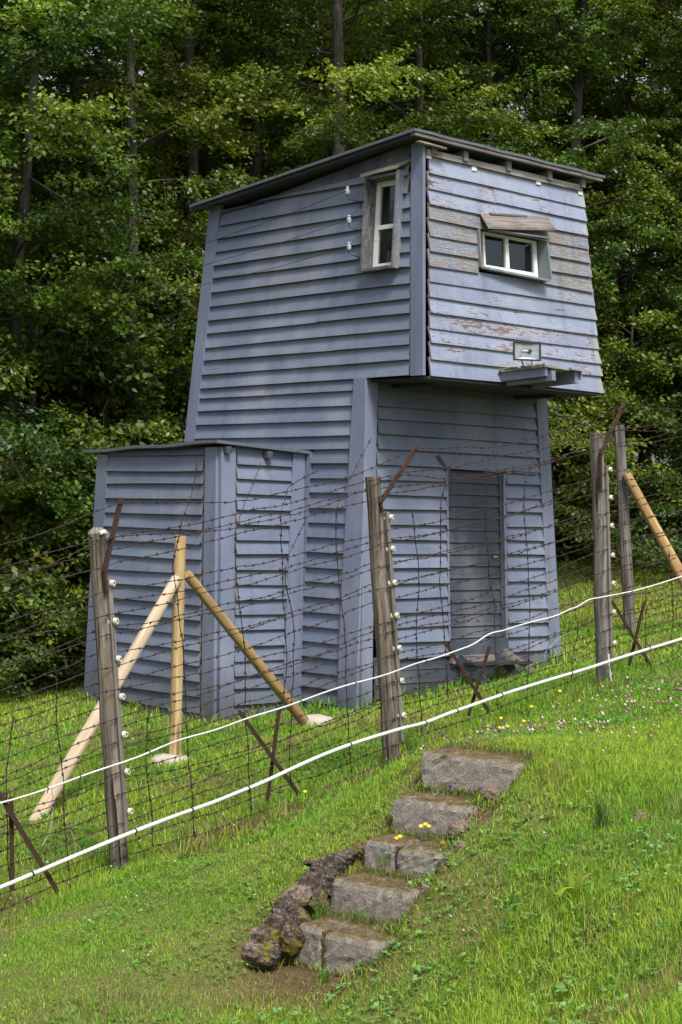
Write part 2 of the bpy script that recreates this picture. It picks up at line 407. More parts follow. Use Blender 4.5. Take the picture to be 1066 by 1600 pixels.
# ------------------------------------------------------------------ terrain
CTRL = []
def C(px, py, D): CTRL.append(at(px, py, D))
for c in [(187, 1360, 12.13), (617, 1200, 14.1), (942, 1073, 16.1), (0, 1440, 11.3), (1066, 1032, 17.3),
          (572, 1108, 17.6), (874, 1037, 19.4), (340, 1130, 17.3), (133, 1103, 18.8), (270, 1187, 15.6), (485, 1132, 16.8), (45, 1284, 13.8),
          (985, 985, 22), (60, 1085, 20.5), (920, 868, 29), (1060, 880, 29),
          (533, 1600, 8.9), (300, 1600, 8.9), (0, 1600, 9), (150, 1480, 10), (300, 1400, 10.8), (450, 1300, 12.2), (0, 1500, 10.3),
          (600, 1262, 11.0), (545, 1335, 10.6), (470, 1395, 10.3), (395, 1490, 9.8), (530, 1535, 9.45), (460, 1545, 9.4),
          (830, 1197, 10.75), (755, 1300, 10.3), (705, 1385, 9.9), (645, 1470, 9.55), (610, 1535, 9.2),
          (900, 1400, 9.2), (800, 1550, 8.7), (1066, 1200, 11), (1066, 1300, 9.6), (1066, 1450, 8.1), (1066, 1600, 7.0), (900, 1600, 7.8),
          (870, 1150, 12), (950, 1115, 13.4), (1066, 1075, 14.8), (650, 1190, 11.4), (760, 1160, 12.5)]:
    C(*c)
for c in [(-15, 30, -2.3), (-8, 24, -2.1), (12, 34, 0.6), (0, 44, -0.3), (-15, 5, -3.6), (14, 5, -1.2), (0, 0, -1.75), (1, 4, -2.1), (-4, 4, -2.9), (5, 9, -1.4), (8, 18, -0.7),
          (-6, 14, -3.0), (0, 23, -1.8), (2, 26, -1.4)]:
    CTRL.append(np.array(c, float))
CT = np.array(CTRL)
def _U(r2): return 0.5 * r2 * np.log(r2 + 1e-9)
_n = len(CT)
_K = _U(((CT[:, None, :2] - CT[None, :, :2]) ** 2).sum(-1)) + np.eye(_n) * 0.02
_P = np.hstack([np.ones((_n, 1)), CT[:, :2]])
_A = np.block([[_K, _P], [_P.T, np.zeros((3, 3))]])
_w = np.linalg.solve(_A, np.concatenate([CT[:, 2], np.zeros(3)]))
def gz_smooth(x, y):
    x = np.atleast_1d(np.asarray(x, float)); y = np.atleast_1d(np.asarray(y, float))
    xc = np.clip(x, -18, 16); yc = np.clip(y, -3, 46)
    out = np.empty(x.shape)
    for i in range(0, len(x), 20000):
        q = np.stack([xc[i:i + 20000], yc[i:i + 20000]], -1)
        out[i:i + 20000] = _U(((q[:, None] - CT[None, :, :2]) ** 2).sum(-1)) @ _w[:_n] + _w[_n] + q @ _w[_n + 1:]
    return out

def vnoise(x, y, sc, seed=0):
    """value noise on arrays"""
    x = np.asarray(x, float) * sc + seed * 17.3; y = np.asarray(y, float) * sc - seed * 9.1
    xi = np.floor(x).astype(int); yi = np.floor(y).astype(int); fx = x - xi; fy = y - yi
    fx = fx * fx * (3 - 2 * fx); fy = fy * fy * (3 - 2 * fy)
    def h(a, b):
        v = np.sin(a * 127.1 + b * 311.7 + seed * 74.7) * 43758.5453
        return v - np.floor(v)
    return (h(xi, yi) * (1 - fx) + h(xi + 1, yi) * fx) * (1 - fy) + (h(xi, yi + 1) * (1 - fx) + h(xi + 1, yi + 1) * fx) * fy

# the stairs: left front top corner of each step, right pixel, yaw
STEPS = []
for i, (lx, ly, D, rx, yaw, hgt) in enumerate([
        (657, 1174, 11.0, 806, -33, 0.245), (610, 1246, 10.72, 732, -34, 0.25), (568, 1313, 10.43, 690, -35, 0.22),
        (516, 1373, 10.15, 638, -37, 0.27), (463, 1443, 9.86, 588, -40, 0.25)]):
    Lp = at(lx, ly, D)
    wv = np.array([math.cos(R(yaw)), math.sin(R(yaw)), 0])
    rr_ = ray(rx, ly)
    t = (rr_[0] * Lp[1] - Lp[0]) / (wv[0] - rr_[0] * wv[1])
    STEPS.append((Lp, wv, t, hgt))

def gz(x, y):
    x = np.atleast_1d(np.asarray(x, float)); y = np.atleast_1d(np.asarray(y, float))
    z = gz_smooth(x, y) + (vnoise(x, y, 2.2, 1) - 0.5) * 0.035 + (vnoise(x, y, 6.5, 2) - 0.5) * 0.018
    for i, (Lp, wv, t, h) in enumerate(STEPS):
        back = np.array([-wv[1], wv[0]])
        dx = x - Lp[0]; dy = y - Lp[1]
        u = dx * wv[0] + dy * wv[1]; v = dx * back[0] + dy * back[1]
        m = (u > -0.02) & (u < t - 0.10) & (v > -0.05) & (v < 0.36)
        z = np.where(m, np.minimum(z, Lp[2] - 0.03), z)
        if i < 4:
            m2 = (u > -0.04) & (u < t - 0.02) & (v > -0.30) & (v <= 0.02)
            z = np.where(m2, np.minimum(z, STEPS[i + 1][0][2] - 0.015), z)
        else:
            m2 = (u > -0.25) & (u < t - 0.10) & (v > -0.32) & (v <= 0.02)
            z = np.where(m2, np.minimum(z, Lp[2] - 0.235), z)
    return z
def g1(x, y): return float(gz(x, y)[0])

def axis(segs):
    a = []
    for s, e, st in segs: a += list(np.arange(s, e, st))
    return np.array(a + [segs[-1][1]])
gx = axis([(-400, -60, 60), (-60, -18, 6), (-18, -6, 0.8), (-6, -3, 0.3), (-3, -0.6, 0.1), (-0.6, 1.6, 0.035), (1.6, 4.2, 0.1), (4.2, 8, 0.4), (8, 20, 1.0), (20, 60, 8), (60, 400, 60)])
gy = axis([(-200, -20, 40), (-20, 4, 4), (4, 7, 0.4), (7, 9, 0.08), (9, 11.8, 0.035), (11.8, 17, 0.1), (17, 23, 0.25), (23, 48, 1.0), (48, 100, 8), (100, 600, 60)])
GX, GY = np.meshgrid(gx, gy)
GZ = gz(GX.ravel(), GY.ravel())
nx, ny = len(gx), len(gy)
idx = np.arange(nx * ny).reshape(ny, nx)
Fq = np.stack([idx[:-1, :-1], idx[:-1, 1:], idx[1:, 1:], idx[1:, :-1]], -1).reshape(-1, 4)

def ground_mat():
    g = NT('turf_soil')
    p = g.n('ShaderNodeNewGeometry').outputs['Position']
    a = g.noise(p, 1.3, 5, 0.6); b = g.noise(p, 9, 6, 0.7); c = g.noise(p, 45, 4, 0.7)
    col = g.mix(g.ramp(b, 0.3, 0.7), (0.065, 0.09, 0.018), (0.11, 0.13, 0.03))  # turf colour lowered so the gaps between blades look shaded
    col = g.mix(g.ramp(c, 0.45, 0.65), col, (0.15, 0.12, 0.06))
    col = g.mix(g.math('MULTIPLY', g.ramp(a, 0.6, 0.75), 0.6), col, (0.13, 0.10, 0.055))
    da = g.n('ShaderNodeAttribute'); da.attribute_name = 'tint'
    col = g.mix(g.math('MULTIPLY', da.outputs['Fac'], .9), col, g.mix(g.ramp(c, .35, .65), (0.05, 0.032, 0.018), (0.13, 0.085, 0.045)))
    # leaf litter beyond y = 23, darkened to keep the wood's interior dark
    sp = g.n('ShaderNodeSeparateXYZ'); g.l(p, sp.inputs[0])
    far = g.ramp(g.math('ADD', g.math('SUBTRACT', sp.outputs[1], g.math('MULTIPLY', sp.outputs[0], 0.9)), g.math('MULTIPLY', a, 2)), 26.0, 27.5)
    col = g.mix(far, col, (0.045, 0.032, 0.02))
    return g.finish(col, 0.95, g.math('ADD', b, g.math('MULTIPLY', c, 0.4)), 0.8, 0.03, 0.1)
M_ground = ground_mat()
DX, DY = GX.ravel(), GY.ravel()
def dirt_mask(x, y):
    fs = (x - _pl[0]) * _fn[0] + (y - _pl[1]) * _fn[1]
    m = np.exp(-((fs - .05) / .16) ** 2) * np.clip((vnoise(x, y, 2.6, 31) - .3) * 2.2, 0, 1)
    L5 = STEPS[4]; c = L5[0] + L5[1] * L5[2] * .35
    m = np.maximum(m, 1.3 * np.exp(-(((x - c[0]) ** 2 + (y - c[1] + .2) ** 2) / .16)))
    for (Lp, wv, t, h) in STEPS:
        u = (x - Lp[0]) * wv[0] + (y - Lp[1]) * wv[1]; v = -(x - Lp[0]) * wv[1] + (y - Lp[1]) * wv[0]
        m = np.where((u > -.1) & (u < t) & (v > -.35) & (v < .38), 1, m)
    return np.clip(m, 0, 1)
_pl = at(187, 1360, 12.13); _pr = at(942, 1073, 16.1); _fd = (_pr - _pl)[:2]; _fd /= np.linalg.norm(_fd); _fn = np.array([_fd[1], -_fd[0]])
_dm = dirt_mask(DX, DY)
og = raw_mesh('ground', np.stack([DX, DY, GZ], -1), Fq, M_ground, smooth=True, cols=np.repeat(_dm[:, None], 3, 1))
tag(og, kind='structure')

# ------------------------------------------------------------------ tower frame
A = np.array([2925, 2690, 0.]); A /= np.linalg.norm(A); B = np.array([-A[1], A[0], 0])
O = at(664, 586, 17.1)
ZV = np.array([0, 0, 1.])
def W(a, b, z): return np.array([O[0] + a * A[0] + b * B[0], O[1] + a * A[1] + b * B[1], z])
def loc(p): d = p - O; return np.array([d @ A, d @ B, p[2]])
Z0 = O[2]
class Face:
    """battered wall: s runs along it, z up, off outwards"""
    def __init__(s, p, n, k, sdir, axis_i): s.p = p; s.n = n; s.k = k; s.sd = sdir; s.ax = axis_i
    def P(s, q, z, off=0.0):
        base = s.p + s.n * (s.k * (s.p[2] - z) + off); base = np.array([base[0], base[1], z])
        cur = loc(base)[s.ax]
        return base + s.sd * (q - cur)
    def hit(s, px, py, off=0.0):
        nn = s.n + s.k * ZV
        v = hit(px, py, s.p + s.n * off, nn); l = loc(v); return l[s.ax], l[2]
FL = Face(O, -A, 0.045, B, 1)                      # long left face
FF = Face(O, -B, 0.095, A, 0)                      # cabin front
FD = Face(W(0, .867, 1.40), -B, 0.05, A, 0)        # lower front with the door
FR = Face(W(2.763, 0, 1.42), A, 0.067, B, 1)       # right face
FB = Face(W(0, 3.77, 1.42), B, 0.087, A, 0)        # back face
FAF = Face(W(-1.21, 1.722, 0.65), -B, 0.05, A, 0)  # shed front
FAL = Face(W(-1.21, 1.722, 0.65), -A, 0.03, B, 1)  # shed left
FAB = Face(W(-1.21, 3.80, 0.65), B, 0.02, A, 0)    # shed back

def board(face, s0, s1, z0, z1, mat, parent, t0=0.048, t1=0.006, th=0.022, name='board', s0t=None, s1t=None, wav=0.004,
          endm=None, strip=0.0, seed=None, sag0=0.0, sag1=0.0, ztop0=None, ztop1=None):
    """one clapboard: lip proud at the bottom, tucked in at the top. s at bottom / at top. sag shifts the ends in z"""
    if s1 - s0 < 0.02: return None
    s0t = s0 if s0t is None else s0t; s1t = s1 if s1t is None else s1t
    L = s1 - s0; ns = max(1, min(9, int(L / 0.4)))
    ts = [i / ns for i in range(ns + 1)]
    if strip > 0:
        ts = [t for t in ts if t < 1 - strip / L - 0.02] + [1 - strip / L, 1.0]
    m = MB(); rows = []
    ph = random.random() * 6; am = wav * random.uniform(0.3, 1.0)
    jo = random.uniform(-0.004, 0.005)
    for t in ts:
        wz = am * math.sin(ph + t * L * 1.7) + sag0 * (1 - t) + sag1 * t
        wo = jo + 0.003 * math.sin(ph * 2 + t * L * 2.3)
        sb = s0 + (s1 - s0) * t; st = s0t + (s1t - s0t) * t
        zt = z1 if ztop0 is None else ztop0 + (ztop1 - ztop0) * t
        rows.append([face.P(sb, z0 + wz, t0 + wo), face.P(st, zt + wz * 0.5, t1), face.P(st, zt + wz * 0.5, t1 - th), face.P(sb, z0 + wz, t0 + wo - th)])
    H = z1 - z0; k = 0
    for r in rows: m.v += [tuple(p) for p in r]
    for i in range(len(rows) - 1):
        a = 4 * i; b = a + 4; u0 = ts[i] * L; u1 = ts[i + 1] * L
        mi = 2 if (strip > 0 and i == len(rows) - 2) else 0
        m.poly((a, b, b + 1, a + 1), mi, [(u0, 0), (u1, 0), (u1, H), (u0, H)])
        m.poly((a + 1, b + 1, b + 2, a + 2), 0, [(u0, H), (u1, H), (u1, H + th), (u0, H + th)])
        m.poly((a + 2, b + 2, b + 3, a + 3), 0, [(u0, H), (u1, H), (u1, 0), (u0, 0)])
        m.poly((a + 3, b + 3, b, a), 0, [(u0, 0.0), (u1, 0.0), (u1, 0.005), (u0, 0.005)])
    m.poly((0, 1, 2, 3), 1, [(0, 0), (H, 0), (H, th), (0, th)])
    e = 4 * (len(rows) - 1)
    m.poly((e + 3, e + 2, e + 1, e), 1, [(0, 0), (H, 0), (H, th), (0, th)])
    # make winding outward
    n = np.cross(rows[1][0] - rows[0][0], rows[0][1] - rows[0][0])
    if np.dot(n, face.n) < 0:
        m.f = [tuple(reversed(f)) for f in m.f]; m.uv = [list(reversed(u)) for u in m.uv]
    return m.build(name, [mat, endm or M_endwood, M_edge], parent)

def plank(face, q0, z0, q1, z1, wd, off0, off1, mat, parent, name='corner_board', wd1=None, sides=False):
    """board running from (q0,z0) to (q1,z1) on a face (q = its left edge), width wd at start, wd1 at end, proud from off0 to off1"""
    wd1 = wd if wd1 is None else wd1
    m = MB(); n = 6
    for i in range(n):
        ta, tb = i / n, (i + 1) / n
        def cs(t):
            q = q0 + (q1 - q0) * t; z = z0 + (z1 - z0) * t; w_ = wd + (wd1 - wd) * t
            return [face.P(q, z, off0), face.P(q + w_, z, off0), face.P(q + w_, z, off1), face.P(q, z, off1)]
        a, b = cs(ta), cs(tb)
        L = abs(z1 - z0)
        ua, ub = L * ta, L * tb
        k = len(m.v); m.v += [tuple(p) for p in a + b]
        for (i0, i1, w_) in ((3, 2, wd), (2, 1, off1 - off0), (1, 0, wd), (0, 3, off1 - off0)):
            m.poly((k + i0, k + i1, k + 4 + i1, k + 4 + i0), 0, [(ua, 0.05), (ua, 0.05 + w_), (ub, 0.05 + w_), (ub, 0.05)])
        if i == 0: m.poly((k, k + 1, k + 2, k + 3), 1, [(0, 0), (wd, 0), (wd, .02), (0, .02)])
        if i == n - 1: m.poly((k + 7, k + 6, k + 5, k + 4), 1, [(0, 0), (wd, 0), (wd, .02), (0, .02)])
    c = np.mean(m.v, axis=0); fx = []
    V = np.array(m.v)
    for f, u in zip(m.f, m.uv):
        pa, pb, pc = V[f[0]], V[f[1]], V[f[2]]
        nn = np.cross(pb - pa, pc - pa); ctr = V[list(f)].mean(0)
        ax = V[:4].mean(0) + (V[-4:].mean(0) - V[:4].mean(0)) * np.clip(((ctr - V[:4].mean(0)) @ (V[-4:].mean(0) - V[:4].mean(0))) / ((V[-4:].mean(0) - V[:4].mean(0)) @ (V[-4:].mean(0) - V[:4].mean(0))), 0.1, 0.9)
        fx.append((tuple(reversed(f)), list(reversed(u))) if nn @ (ctr - ax) < 0 else (f, u))
    m.f = [a for a, _ in fx]; m.uv = [b for _, b in fx]
    return m.build(name, [mat, M_endwood], parent)

def facebox(face, q0, q1, z0, z1, o0, o1, mat, parent, name, mb=None, mi=0):
    m = mb or MB()
    P = face.P
    m.hexa([P(q0, z0, o0), P(q1, z0, o0), P(q1, z0, o1), P(q0, z0, o1), P(q0, z1, o0), P(q1, z1, o0), P(q1, z1, o1), P(q0, z1, o1)], mi)
    if mb is None: return m.build(name, mat, parent)

base_c = W(1.4, 2.2, 0); 
TW = thing('watchtower', 'tall blue-grey clapboard watchtower with an overhanging windowed cabin', 'watchtower', (base_c[0], base_c[1], g1(base_c[0], base_c[1])))

# ---- window / door openings in face coordinates
# left window
wl_q0, wl_z1 = FL.hit(566, 286, 0.13); wl_q1, wl_zb = FL.hit(567, 425, 0.13)
lw_left, _ = FL.hit(566, 350, 0.13); lw_right, _ = FL.hit(617.5, 350, 0.13)
_, lw_top = FL.hit(617.5, 268, 0.13); _, lw_bot = FL.hit(567, 424, 0.13)
# front window
fw_left, _ = FF.hit(757.5, 400, 0.12); fw_right, _ = FF.hit(860.5, 400, 0.15)
_, fw_top = FF.hit(760, 357, 0.12); _, fw_bot = FF.hit(858, 438, 0.14)
# door
d_l, d_top = FD.hit(697, 735); d_r, _ = FD.hit(783, 735); _, d_bot = FD.hit(698, 1003)

def run(face, sl, sr, zs, mat, holes=(), stepz=0.022, **kw):
    """boards on a face; sl/sr functions of z; zs sorted bottoms"""
    for i in range(len(zs) - 1):
        z0, z1 = zs[i], zs[i + 1] + stepz
        mt = mat(i) if callable(mat) else mat
        spans = [(sl(z0), sr(z0), sl(z1), sr(z1))]
        for (h0, h1, ha, hb) in holes:
            if z0 < hb - 0.02 and zs[i + 1] > ha + 0.02:
                nsp = []
                for (a, b, at_, bt) in spans:
                    if h0 > a and h1 < b: nsp += [(a, h0, at_, h0), (h1, b, h1, bt)]
                    else: nsp.append((a, b, at_, bt))
                spans = nsp
        if spans and spans[0][1] - spans[0][0] > 1.9 and random.random() < .22:
            a, b, at_, bt = spans[0]; c_ = a + (b - a) * random.uniform(.3, .7); spans = [(a, c_ - .002, at_, c_ - .002), (c_ + .002, b, c_ + .002, bt)] + spans[1:]
        for (a, b, at_, bt) in spans:
            kk = {k_: (v(i) if callable(v) else v) for k_, v in kw.items()}
            if b < sr(z0) - 0.01: kk['strip'] = 0
            board(face, a, b, z0, z1, mt, TWP[0], s0t=at_, s1t=bt, **kk)
TWP = [TW]
def jit(z, a=0.008): return [v + random.uniform(-a, a) for v in z]

# left face: cabin boards (whole length) down to 1.41, then to the lower corner post
zl = [1.409, 1.567, 1.720, 1.876, 2.033, 2.182, 2.340, 2.503, 2.655, 2.81, 2.966, 3.113, 3.262, 3.42]
back_in = lambda z: 3.62 - 0.087 * (z - 0.8)
run(FL, lambda z: 0.19 - 0.035 * (z - Z0) + 0.095 * (z - Z0), back_in, zl[:13], M_paint, holes=[(lw_right + 0.015, lw_left - 0.015, lw_bot + .02, lw_top - .02)], sag1=lambda i: random.uniform(-.006, .012))
# sloped gable boards under the roof
roofz = lambda b: 3.83 - (b - 0.1) * (0.33 / 3.56)
for (za, zb, ta, tb) in ((3.255, 3.262, None, None),):
    pass
def gable(z0a, z0b, z1a, z1b, mat):
    board(FL, 0.36, lw_right + .01, z0a, z0a + .2, mat, TW, ztop0=z1a, ztop1=z1a, wav=0.002)
    board(FL, lw_left - .01, 3.37, z0a, z0a + .2, mat, TW, ztop0=z1a, ztop1=z1b, wav=0.002)
gable(3.262, 3.262, 3.46, 3.45, M_paint)
board(FL, 0.37, 2.75, 3.43, 3.60, M_paint, TW, sag0=0.01, sag1=0.03, ztop0=3.63, ztop1=3.47, wav=0.002)
board(FL, 0.37, 3.36, 3.57, 3.7, M_dark, TW, sag0=0.0, sag1=-0.17, ztop0=3.77, ztop1=3.47, wav=0.002, t0=.042, t1=.02)
zlow = [0.683, 0.824, 0.979, 1.133, 1.286, 1.409]
run(FL, lambda z: .99, back_in, zlow, M_paint, sag1=lambda i: random.uniform(0, .015))
zl3 = [-2.28, -2.12, -1.966, -1.81, -1.658, -1.495, -1.337, -1.18, -1.027, -0.87, -0.713, -0.56, -0.40, -0.245, -0.09, 0.065, 0.226, 0.38, 0.535, 0.683]
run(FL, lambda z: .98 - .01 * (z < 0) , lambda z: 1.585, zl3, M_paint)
# hidden stretch of the left face behind the shed
run(FL, lambda z: 1.75, back_in, [-2.28, -1.6, -0.9, -0.2, 0.683], M_paint)

# cabin front
rightedge = lambda z: 2.763 - 0.067 * (z - 1.42)
leftedge = lambda z: 0.055 + 0.055 * (z - 1.41) + random.uniform(-0.012, 0.012)
zf = [1.408, 1.573, 1.730, 1.878, 2.034, 2.198, 2.357, 2.511, 2.665, 2.825, 2.987, 3.141, 3.297, 3.458, 3.612]
M_paint_rot = board_mat('blue_grey_paint_rotting_lit', (0.222, 0.252, 0.365), 0.70, wood=(0.17,0.145,0.13), ck=0.67, brown=1.0, var=0.2)  # rotting paint on the same base lightened for the lit front
def fmat(i):
    if i in (2, 3, 12): return M_paint_rot
    return M_paint_heavy if i in (7, 8, 9, 10) or i == 4 and False else M_paint_mid
run(FF, leftedge, lambda z: rightedge(z) + random.uniform(-0.012, 0.022), zf, fmat, holes=[(fw_left, fw_right - .01, fw_bot, fw_top)], t0=0.036, t1=0.008,
    strip=lambda i: random.uniform(.07, .1), wav=0.006, sag0=lambda i: random.uniform(-.008, .004), sag1=lambda i: random.uniform(-.01, .006))
# right and back faces (seen only from the side)
zr = [1.40 + 0.155 * i for i in range(15)]
run(FR, lambda z: 0.03 + .09 * (z - Z0), lambda z: 3.76 - .087 * (z - 1.4), zr, M_paint)
zr2 = [-2.0 + 0.155 * i for i in range(23)]
run(FR, lambda z: 0.90 - .05 * (1.4 - z), lambda z: 3.76 + .087 * (1.4 - z), zr2, M_paint)
zb = [-2.3 + 0.155 * i for i in range(38)]
run(FB, lambda z: 0.03 - .04 * (1.4 - z), lambda z: 2.74 + .067 * (1.4 - z), zb, M_paint)

# lower front with the door
lowl = lambda z: 0.185 + 0.012 * (0.7 - z) if z < .7 else 0.19
lowr = lambda z: 2.615 + 0.068 * (1.31 - z)
zd_top = [0.690, 0.846, 1.002, 1.136, 1.306, 1.42]
run(FD, lambda z: 0.15, lowr, zd_top, M_paint)
zd = [-1.48, -1.323, -1.165, -1.008, -0.855, -0.705, -0.553, -0.402, -0.249, -0.09, 0.068, 0.225, 0.373, 0.528, 0.690]
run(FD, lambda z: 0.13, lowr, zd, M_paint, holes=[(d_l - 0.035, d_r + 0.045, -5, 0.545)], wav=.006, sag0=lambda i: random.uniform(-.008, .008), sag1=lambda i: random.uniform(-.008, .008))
run(FD, lambda z: 0.08, lambda z: 1.13, [-2.16, -2.02, -1.88, -1.75, -1.61, -1.485], M_dark, t0=.02, t1=.008)  # base boards in the darker paint: shade and dirt put into the colour
run(FD, lambda z: 2.12, lambda z: 2.83, [-1.80, -1.66, -1.487], M_dark, t0=.03, t1=.02)
facebox(FD, 1.13, 2.12, -2.1, -1.52, -0.02, 0.005, M_dark, TW, 'plinth_panel')

# corner boards
q0, za = FL.hit(662, 583); 
plank(FL, -0.015, 1.40, 0.16, 3.76, 0.175, 0.005, 0.045, M_trim, TW, wd1=0.165)
qa, _ = FL.hit(308, 688); qb, _ = FL.hit(293, 688)
plank(FL, qa, 0.70, 3.375, 3.50, qb - qa, 0.0, 0.05, M_trim, TW, wd1=0.20)
# lower corner post (left-face board and front-face board, splayed apart at the foot)
def plank_rows(face, rows, off0, off1, mat, parent, name='corner_board', ztop=None):
    """rows: (y pixel, x left, x right) of the outer face, top to bottom"""
    R_ = []
    for (py, xa, xb) in rows:
        qa_, za_1 = face.hit(xa, py, .055); qb_, zb_1 = face.hit(xb, py, off1); R_.append((min(qa_, qb_), max(qa_, qb_), (za_1 + zb_1) / 2))
    if ztop is not None: R_[0] = (R_[0][0], R_[0][1], ztop)
    for i in range(1):
        m = MB(); u = 0
        for j in range(len(R_) - 1):
            (a0, a1, z0), (b0, b1, z1) = R_[j], R_[j + 1]; k = len(m.v)
            P = face.P
            m.v += [tuple(p) for p in (P(a0, z0, off0), P(a1, z0, off0), P(a1, z0, off1), P(a0, z0, off1), P(b0, z1, off0), P(b1, z1, off0), P(b1, z1, off1), P(b0, z1, off1))]
            v = u + z0 - z1; w_ = a1 - a0; t_ = off1 - off0
            for (i0, i1, ww) in ((3, 2, w_), (2, 1, t_), (0, 3, t_)):
                m.poly((k + i0, k + i1, k + 4 + i1, k + 4 + i0), 0, [(u, .05), (u, .05 + ww), (v, .05 + ww), (v, .05)])
            if j == 0: m.poly((k, k + 1, k + 2, k + 3), 1, [(0, 0), (w_, 0), (w_, .02), (0, .02)])
            u = v
        k = len(m.v); m.poly((k - 4, k - 1, k - 2, k - 3), 1, [(0, 0), (0.1, 0), (.1, .02), (0, .02)])
        return m.build(name, [mat, M_endwood], parent)
plank_rows(FL, [(592, 553.5, 570.8), (700, 547.5, 569.4), (790, 542.5, 567.6), (900, 535.5, 563.2), (1000, 531, 559.5), (1118, 527.5, 555.4)], .02, .062, M_trim, TW, ztop=1.405)
plank_rows(FD, [(592, 570.8, 591), (700, 569.4, 588), (790, 567.8, 586), (900, 565.4, 584.3), (1000, 564.6, 583), (1118, 564.0, 581.5)], .02, .062, M_trim, TW, ztop=1.405)
r_t0, _ = FD.hit(833.5, 620); r_t1, _ = FD.hit(850, 620); r_b0, _ = FD.hit(857, 1033); r_b1, _ = FD.hit(874, 1036)
plank(FD, r_b0, -1.78, r_t0, 1.405, r_b1 - r_b0, 0.012, 0.045, M_trim, TW, wd1=r_t1 - r_t0)
facebox(FR, -0.04, 0.13, 0, 0.1, 0, 0.02, M_trim, TW, 'sill') if False else None
# narrow board where the shed meets the tower
plank(FL, 1.585, -2.2, 1.585, 0.66, 0.11, 0.005, 0.040, M_trim, TW)

# cabin floor, jetty underside and joists
mm = MB(); mm.hexa([FF.P(0.03, 1.37, .012), FF.P(2.74, 1.37, .012), W(2.74, 1.0, 1.37), W(0.03, 1.0, 1.37), FF.P(0.03, 1.395, .012), FF.P(2.74, 1.395, .012), W(2.74, 1.0, 1.395), W(0.03, 1.0, 1.395)])
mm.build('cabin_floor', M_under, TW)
for aa in (0.4, 2.3):
    mm = MB(); mm.beam(W(aa, 0.30, 1.35), W(aa, 0.93, 1.35), 0.10, 0.04); mm.build('floor_joist', M_under, TW)
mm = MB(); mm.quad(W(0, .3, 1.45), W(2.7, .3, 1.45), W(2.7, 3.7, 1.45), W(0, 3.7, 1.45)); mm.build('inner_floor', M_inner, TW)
mm = MB(); mm.quad(W(.1, 3.5, 1.45), W(2.62, 3.5, 1.45), W(2.62, 3.4, 3.5), W(.1, 3.4, 3.5)); mm.quad(W(2.6, .15, 1.45), W(2.6, 3.5, 1.45), W(2.5, 3.4, 3.5), W(2.5, .3, 3.7)); mm.quad(W(.15, 1.3, 1.45), W(.15, 3.5, 1.45), W(.2, 3.4, 3.5), W(.2, 1.3, 3.6)); mm.build('added_dark_panels', M_inner, TW)  # dark panels added to keep the cabin black behind the panes

# roof
def RZ(b): return 3.85 - (b - 0.08) * (0.33 / 3.58)
mm = MB()
a0, a1, b0, b1 = -0.135, 2.86, 0.08, 3.72
ncol = 12
for i in range(ncol):      # sheet with a slight wave along the front edge
    x0 = a0 + (a1 - a0) * i / ncol; x1 = a0 + (a1 - a0) * (i + 1) / ncol
    f0 = -0.03 * i / ncol + 0.004 * math.sin(i * 2.1); f1 = -0.03 * (i + 1) / ncol + 0.004 * math.sin((i + 1) * 2.1)
    mm.hexa([W(x0, b0, RZ(b0) - .028 + f0), W(x1, b0, RZ(b0) - .028 + f1), W(x1, b1, RZ(b1) - .028 + f1), W(x0, b1, RZ(b1) - .028 + f0),
             W(x0, b0, RZ(b0) + f0), W(x1, b0, RZ(b0) + f1), W(x1, b1, RZ(b1) + f1), W(x0, b1, RZ(b1) + f0)])
roof = mm.build('roof', M_roof, TW)
mm = MB(); mm.beam(W(a0 + .02, b0 + .04, RZ(b0) - .052), W(a1 - .03, b0 + .04, RZ(b0) - .082), 0.06, 0.03); mm.build('fascia_board', M_hood, roof)
mm = MB(); mm.beam(W(a0 + .045, b0 + .03, RZ(b0) - .055), W(a0 + .045, b1 - .03, RZ(b1) - .055), 0.03, 0.035); mm.build('barge_board', M_under, roof)
for aa in (0.16, 0.62, 1.28, 1.94, 2.50):
    mm = MB(); mm.beam(W(aa + .07, 0.15, RZ(.15) - .135), W(aa + .07, 3.6, RZ(3.6) - .135), 0.07, 0.10); mm.build('rafter', M_hood, TW)
# top rail of the cabin front
pl0, zl0 = FF.hit(668, 237, .05); pl1, zl1 = FF.hit(911, 294, .05)
mm = MB(); mm.beam(FF.P(pl0, zl0, .03), FF.P(pl1, zl1, .03), 0.03, 0.062, mi=0); mm.build('top_rail', wood_mat('pale_rail_wood', (0.22, 0.205, 0.195), (0.38, 0.355, 0.34), (3, 46)), TW)
for px, py in ((742, 262.5), (842.5, 284), (908, 300), (671, 243)):
    q, z = FF.hit(px, py, .035)
    facebox(FF, q - .035, q + .035, z - .03, z + .03, 0.0, .03, M_white, TW, 'white_batten_end')
# dark sheet added behind the gap to keep the cabin top dark
mm = MB(); mm.quad(W(0.2, .5, 3.6), W(2.6, .5, 3.6), W(2.6, 3.5, 3.35), W(.2, 3.5, 3.35)); mm.build('added_dark_ceiling', M_inner, TW)
mm = MB(); mm.beam(W(-.05, 0.12, 3.735), W(.34, 0.12, 3.722), 0.06, 0.018); mm.build('roof_shim', M_hoodmoss, TW)

